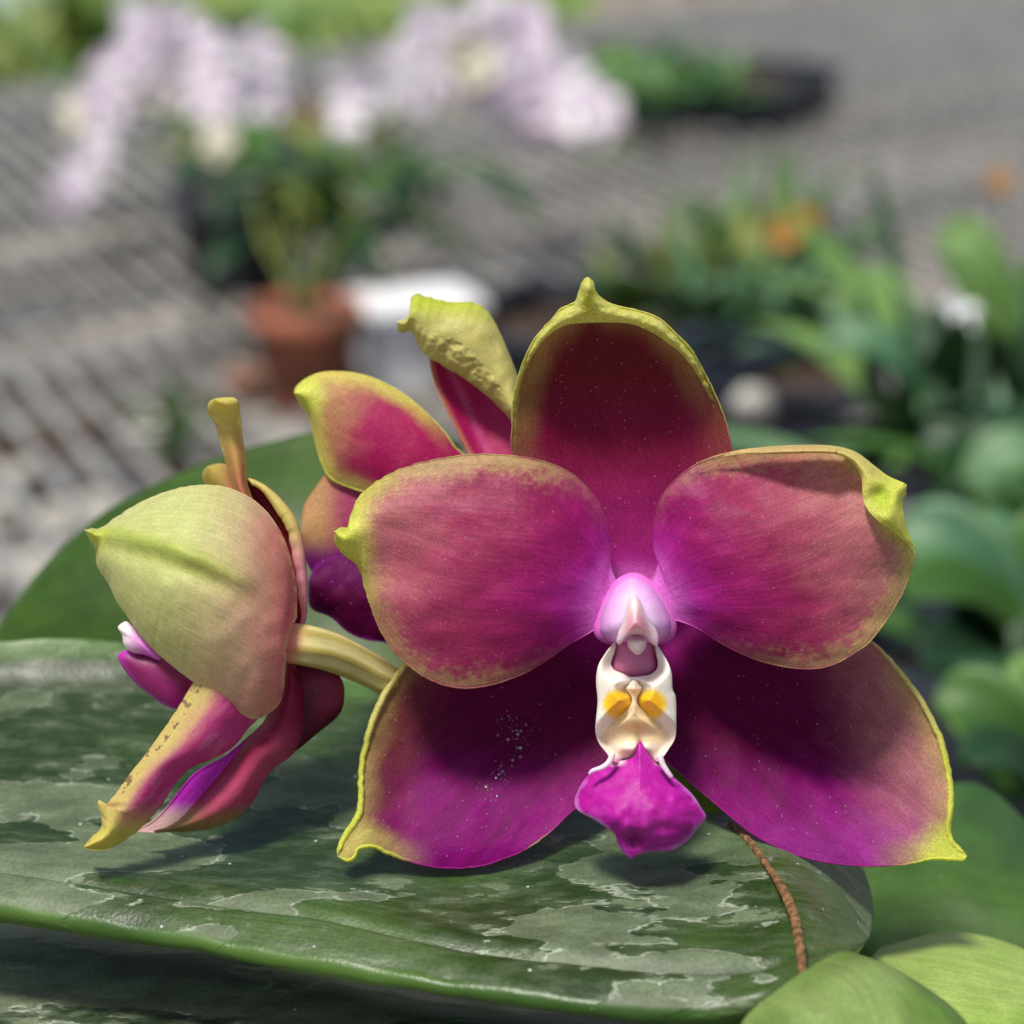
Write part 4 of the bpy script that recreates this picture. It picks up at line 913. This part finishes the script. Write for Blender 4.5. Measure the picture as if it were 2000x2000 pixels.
for _ in range(46):
    fol.append((700+random.uniform(-190, 150), 390+random.uniform(-60, 90), random.uniform(1.6, 1.8), random.uniform(.07, .15), random.uniform(.018, .03), random.uniform(-.6, 6.), random.uniform(.3, 1.3), random.uniform(.8, 1.8), random.choice([1, 1, 0, 0, 3, 1])))
flowering('terracotta pot plant with dense dark leaves and two arching sprays of pale lilac flowers', (603, 792), .036, .070, M_terra, bl, fol,
          [[(600, 520, 1.5), (640, 380, 1.65), (800, 200, 1.8), (985, 110, 1.85), (1140, 230, 1.83)], [(560, 520, 1.5), (600, 300, 1.7), (690, 190, 1.8)], [(520, 480, 1.55), (500, 400, 1.6), (480, 330, 1.7)], [(640, 500, 1.5), (720, 420, 1.6), (860, 420, 1.65)]], [M_lil, M_crm])

# white plastic tub
def tub(name, label, cat, uv, sx, sy, h, mat, rz, z=.80):
    g = G(*uv, z); r = tag(empty(name, tuple(g)), label, cat); r.rotation_euler = (0, 0, rz); t = .004
    boxes('side', [((0, -sy/2, h/2), (sx, t, h)), ((0, sy/2, h/2), (sx, t, h)), ((-sx/2, 0, h/2), (t, sy-2*t, h)), ((sx/2, 0, h/2), (t, sy-2*t, h))], mat, r, .001)
    boxes('base', [((0, 0, t/2), (sx-2*t, sy-2*t, t))], mat, r)
    boxes('lip', [((0, -sy/2-.005, h+.002), (sx+.02, .012, .005)), ((0, sy/2+.005, h+.002), (sx+.02, .012, .005)), ((-sx/2-.005, 0, h+.002), (.012, sy, .005)), ((sx/2+.005, 0, h+.002), (.012, sy, .005))], mat, r)
    return r
tb = tub('plastic_tub', 'bright white plastic tub on the bench behind the rear bloom', 'tub', (810, 745), .066, .045, .055, M_white, .35)
boxes('lid', [((0, 0, .060), (.078, .057, .006))], M_white, tb, .002)
# dark trays with plants
def tray(label, uv, sx, sy, rz, n, m, gs, lsc, name='plant_tray'):
    r = tub(name, label, 'tray', uv, sx, sy, .045, M_black, rz)
    boxes('soil', [((0, 0, .032), (sx-.01, sy-.01, .004))], M_soil, r)
    return r
def sprout(uv, z, k, label, nl=7, L=.05, W=.014, el=1.0, group=None, name='seedling', mat=None, potted=False, droop=.9):
    g = G(*uv, z); r = tag(empty(name, tuple(g)), label, 'plant', group)
    z0 = 0
    if potted: pot(r, *potted); z0 = potted[1]*.85
    for i in range(nl):
        blade(r, (random.uniform(-.3, .3)*W, random.uniform(-.3, .3)*W, z0), i*2.4+random.random(), random.uniform(el-.4, el+.3), L*random.uniform(.75, 1.2), W, random.uniform(droop*.4, droop*1.4), M_gr[random.choice(k)])
    return r
tray('long black tray of small pale green plants beyond the right lilac spray', (1330, 215), .30, .18, -.5, 0, 0, 0, 0)
for i in range(16):
    sprout((1130+(i % 6)*52+random.uniform(-15, 15), 225-(i//6)*34+random.uniform(-8, 8)-(i % 6)*3, ), .835, [0, 2, 4], 'small pale green plant in the far black tray', nl=7, L=.065, W=.018, group='small plants in the far tray')
tray('black tray on the bench directly behind the tallest sepal', (1230, 760), .21, .15, -.45, 0, 0, 0, 0)
tray('second black tray with pale stones between the tray and the broad-leaved plants', (1500, 850), .12, .12, -.3, 0, 0, 0, 0)
gp = G(1480, 800, .845)
def stone(loc, r, label, mat=M_stone, name='stone', cat='stone', group=None, sq=.7):
    n, m = 12, 18; V = []
    ph = random.random()*9
    for i in range(n):
        a = math.pi*i/(n-1)
        for j in range(m):
            b_ = 2*math.pi*j/m; k = 1+.22*math.sin(3*a+ph)*math.cos(2*b_+ph)+.12*math.cos(5*b_+a*2+ph)
            V.append((r*k*math.sin(a)*math.cos(b_), r*k*math.sin(a)*math.sin(b_), r*sq*k*math.cos(a)))
    o = mesh_obj(name, V, gridfaces(n, m, True), mat); o.location = tuple(loc); tag(o, label, cat, group); return o
stone(G(1470, 790, .86), .013, 'grey stone on the small black tray')
# mid plants
BUSHY = ['bushy green plant nearest the tip of the tallest sepal', 'bushy green plant second from the left behind the dark tray', 'low bushy plant directly behind the near corner of the dark tray', 'bushy green plant under the orange flower, on its left',
         'blue-green bushy plant beside the small stone tray', 'dark bushy plant right below the orange flower', 'bushy plant touching the pale broad leaves, lowest of the crowd', 'taller bushy plant at the back left of the crowd', 'taller bushy plant at the back right, behind the orange flower']
for i, (u, v, ks, L, W) in enumerate([(1240, 640, [0, 3], .07, .012), (1310, 600, [0, 3, 1], .08, .012), (1380, 660, [0, 1, 4], .08, .013), (1450, 600, [0, 3], .09, .013), (1500, 680, [1, 4], .08, .015), (1580, 600, [1, 0], .10, .014), (1600, 720, [0, 4], .08, .016), (1420, 520, [0, 4], .09, .012), (1530, 500, [0, 4, 3], .09, .013)]):
    sprout((u, v), .82, ks, BUSHY[i], nl=26, L=L, W=W, el=1.1, group='bushy green plants behind the tray', name='bushy_plant')
def tagflower(u, v, d, R, mat, label, name, cat):
    o = bloom_mesh(name, 1.0, mat); place(o, tuple(P(u, v, d)), (0, -1, .3), R, 1.); return tag(o, label, cat)
of = empty('orange_orchid', tuple(G(1540, 620))); tag(of, 'small plant with an orange flower above the bushy green plants', 'plant')
tube('stem', [(0, 0, 0), (0.003, 0, .03), tuple(ppos(of, 1550, 450, 1.3))], [.002]*3, M_gr[0], of, n=8, res=12)
for (u, v) in ((1530, 455), (1568, 434)):
    o = bloom_mesh('flower', 1.0, M_orange); o.parent = of; place(o, tuple(ppos(of, u, v, 1.3)), (0, -1, .4), .010, v)
of2 = empty('orange_orchid', tuple(G(1955, 520))); tag(of2, 'plant with an orange flower at the right edge', 'plant')
tube('stem', [(0, 0, 0), tuple(ppos(of2, 1955, 370, 1.5))], [.002]*2, M_gr[0], of2, n=8, res=12)
o = bloom_mesh('flower', 1.0, M_orange); o.parent = of2; place(o, tuple(ppos(of2, 1952, 352, 1.5)), (0, -1, .4), .009)
of3 = empty('orange_orchid', tuple(G(600, 380))); tag(of3, 'plant with an orange flower between the two lilac sprays', 'plant')
tube('stem', [(0, 0, 0), tuple(ppos(of3, 600, 230, 2.0))], [.002]*2, M_gr[0], of3, n=8, res=12)
o = bloom_mesh('flower', 1.0, M_orange); o.parent = of3; place(o, tuple(ppos(of3, 600, 222, 2.0)), (0, -1, .4), .014)
# broad-leaved plants on the right, nearer
def broad(label, uvd, leaves, name='broad_leaved_orchid', potr=.045, extra=26):
    p = P(*uvd); z = .80; r = tag(empty(name, (p[0], p[1], z)), label, 'potted plant')
    pot(r, potr, p[2]-z if p[2]-z > .06 else .06, M_black)
    for (u, v, d, u2, v2, d2, W, k, dr) in leaves:
        a = ppos(r, u, v, d); b_ = ppos(r, u2, v2, d2); m_ = (a+b_)/2+np.array([0, 0, dr])
        t = np.linspace(0, 1, 14)[:, None]; q = (1-t)**2*a+2*t*(1-t)*m_+t*t*b_
        tg = np.gradient(q, axis=0); tg /= np.linalg.norm(tg, axis=1)[:, None]
        W = W*.66; sd = np.cross(tg, np.array([random.uniform(-.5, .5), -.55, .83])); sd /= np.linalg.norm(sd, axis=1)[:, None]
        nr = np.cross(sd, tg); ww = W*np.sin(np.pi*np.clip(t[:, 0]*.84+.1, 0, 1))**.55*np.sqrt(np.clip((1-t[:, 0])*5, 0, 1)); cs = np.linspace(-1, 1, 9)
        V = q[:, None]+sd[:, None]*(ww[:, None]*cs/2)[..., None]+nr[:, None]*(cs**2*ww[:, None]*.18)[..., None]
        o = mesh_obj('leaf', V.reshape(-1, 3), gridfaces(14, 9), M_gr[k], r); md = o.modifiers.new('t', 'SOLIDIFY'); md.thickness = .0015
    sc = uvd[2]
    for i in range(extra if sc > .6 else 9):
        blade(r, (random.uniform(-.6, .6)*potr, random.uniform(-.6, .6)*potr, (p[2]-z)*.9), random.random()*6.28, random.uniform(.2, 1.4), sc*random.uniform(.06, .16), sc*random.uniform(.010, .028), random.uniform(.4, 2.0), M_gr[random.choice([0, 1, 1, 4, 2])])
    return r
broad('broad-leaved plant with tall pale leaves at the right, left of the white flower', (1780, 900, .80),
      [(1800, 760, .80, 1690, 520, .84, .028, 2, .01), (1810, 760, .80, 1600, 690, .80, .025, 4, .02), (1830, 740, .82, 1720, 600, .86, .03, 4, .0), (1790, 740, .82, 1700, 300, .95, .010, 1, .0), (1700, 800, .8, 1700, 520, .84, .012, 1, 0)])
broad('broad-leaved plant with arching bright leaves at the right edge', (1960, 800, .85),
      [(1960, 700, .85, 1830, 480, .86, .034, 2, .035), (1975, 700, .85, 2080, 520, .88, .03, 0, .02), (1960, 720, .84, 1790, 640, .8, .03, 1, .01), (1970, 760, .83, 2000, 560, .8, .03, 4, .01), (1940, 800, .8, 1800, 820, .74, .03, 4, .01), (1960, 830, .78, 2050, 950, .7, .03, 1, .01)])
broad('low plant with wide blue-green leaves right of the main bloom', (1960, 1200, .55),
      [(1980, 1250, .55, 1740, 1060, .55, .034, 4, .02), (1980, 1270, .55, 1760, 1180, .52, .032, 0, .015), (1980, 1300, .55, 1800, 1320, .5, .028, 1, .01), (1960, 1240, .56, 1900, 1010, .6, .028, 4, .01), (1990, 1240, .55, 2100, 1050, .55, .03, 0, .02), (2000, 1300, .5, 2100, 1380, .45, .03, 1, .01)])
broad('shaded plant with glossy dark leaves low at the right edge', (1990, 1520, .42),
      [(2020, 1540, .42, 1820, 1380, .42, .026, 0, .012), (2020, 1560, .42, 1880, 1300, .44, .024, 1, .012), (2020, 1540, .42, 1960, 1330, .44, .022, 0, .005), (2040, 1580, .40, 1870, 1500, .38, .018, 1, .01), (2020, 1500, .42, 2100, 1300, .44, .03, 2, .01)])
broad('dense dark green plant between the white flower and the low blue-green one', (1900, 1000, .72),
      [(1900, 960, .72, 1800, 880, .72, .026, 1, .015), (1910, 960, .72, 1960, 800, .74, .028, 1, .015), (1900, 980, .7, 2030, 900, .7, .03, 4, .015), (1890, 980, .7, 1830, 1040, .66, .02, 1, .01), (1930, 980, .7, 1990, 1060, .66, .026, 0, .015)])
wf = empty('white_orchid', tuple(G(1862, 860))); tag(wf, 'small plant with a white flower in front of the broad green leaves', 'plant')
tube('stem', [(0, 0, 0), tuple(ppos(wf, 1862, 640, .82))], [.0015]*2, M_gr[0], wf, n=8, res=12)
for (u, v, R) in ((1865, 625, .0095), (1858, 655, .009), (1845, 700, .008)):
    o = bloom_mesh('flower', 1.0, M_white); o.parent = wf; place(o, tuple(ppos(wf, u, v, .82)), (0, -1, .4), R, u)
# pale pot behind right petal
pp = tag(empty('plant_pot', tuple(G(1720, 960))), 'pale grey pot behind the right petal', 'pot'); pot(pp, .026, .04, M_stone)
pk = tagflower(1770, 990, .95, .02, simple('red_petal', (170, 70, 90), .6), 'dull red flower behind the right petal', 'red_orchid', 'flower')
# things lying below and on the bench at the left
specs = [(250, 940, .03, (206, 200, 192)), (60, 1030, .05, (120, 150, 190)), (150, 1000, .05, (190, 206, 216)), (300, 890, .022, (214, 212, 204)), (480, 780, .020, (190, 140, 114)), (40, 1100, .05, (150, 190, 110)), (240, 790, .02, (206, 140, 116)), (520, 830, .03, (200, 200, 206))]
keep = (3, 4)
for i, (u, v, r, c) in enumerate(specs):
    if i not in keep: continue
    m_ = simple('pot_colour', c, .6, scale=20, noise=.15)
    nm = ['pale cream', 'blue', 'light blue-grey', 'off-white', 'clay-coloured', 'light green', 'salmon', 'grey-white'][i]
    q = tag(empty('plant_pot', tuple(G(u, v))), nm+' empty pot on the wire bench behind the left leaves', 'pot'); pot(q, r*.7, r*1.0, m_)
for i in range(26):
    u, v = random.uniform(-100, 560), random.uniform(760, 1150)
    stone(G(u, v, .03), random.uniform(.03, .07), 'rough pale stone on the ground under the left end of the bench', group='stones under the bench', mat=random.choice([M_stone, M_stone, M_soil, M_black]))
sprout((340, 900), .80, [0], 'small bright green shoot in front of the bench wires left of the plain leaf', nl=4, L=.06, W=.014, el=1.4, name='shoot', droop=.3)
# brown plank and blue board lying under the wires at left
boxes_ = [('timber_plank', 'brown timber plank lying under the wires at the left', 'plank', (120, 810), (1.2, .09, .03), (150, 116, 92), .70), ('blue_board', 'dull blue board under the wires at the far left', 'board', (0, 590), (.9, .16, .02), (110, 136, 160), .60), ('blue_pipe', 'thin blue pipe under the wires at the far left', 'pipe', (60, 730), (.9, .02, .02), (84, 104, 140), .6)]
for nme, lab, cat, uv, sz, c, z in boxes_:
    g = G(*uv, z); o = boxes(nme, [((0, 0, 0), sz, Matrix.Rotation(math.atan2(dirc[1], dirc[0]), 3, 'Z'))], simple(nme, c, .8, scale=30, noise=.3)); o.location = tuple(g); tag(o, lab, cat)
# far greenery on the lawn
for i in range(22):
    u = random.uniform(0, 1050); d = random.uniform(6.8, 8.4)
    x = (u-1000)/1000*KF*d
    r = tag(empty('shrub', (x, d, 0)), 'low green shrub on the lawn beyond the bench', 'shrub', 'shrubs beyond the bench')
    for j in range(26):
        blade(r, (random.uniform(-.12, .12), random.uniform(-.12, .12), 0), random.random()*6.28, random.uniform(.5, 1.5), random.uniform(.2, .42), .07, random.uniform(.5, 1.6), M_gr[[3, 0, 2][j % 3]])
# pot of the main plant, on an upturned crate
pb = tag(empty('plant_pot', (0.0, 0.215, .80)), 'black pot holding the mottled-leaved orchid', 'pot')
pot(pb, .036, .285, M_black)
# geometry above was built in place: keep it there under the bases of the two near plants
for r in (plant, nb):
    for ch in r.children: ch.matrix_parent_inverse = Matrix.Translation(-r.location)
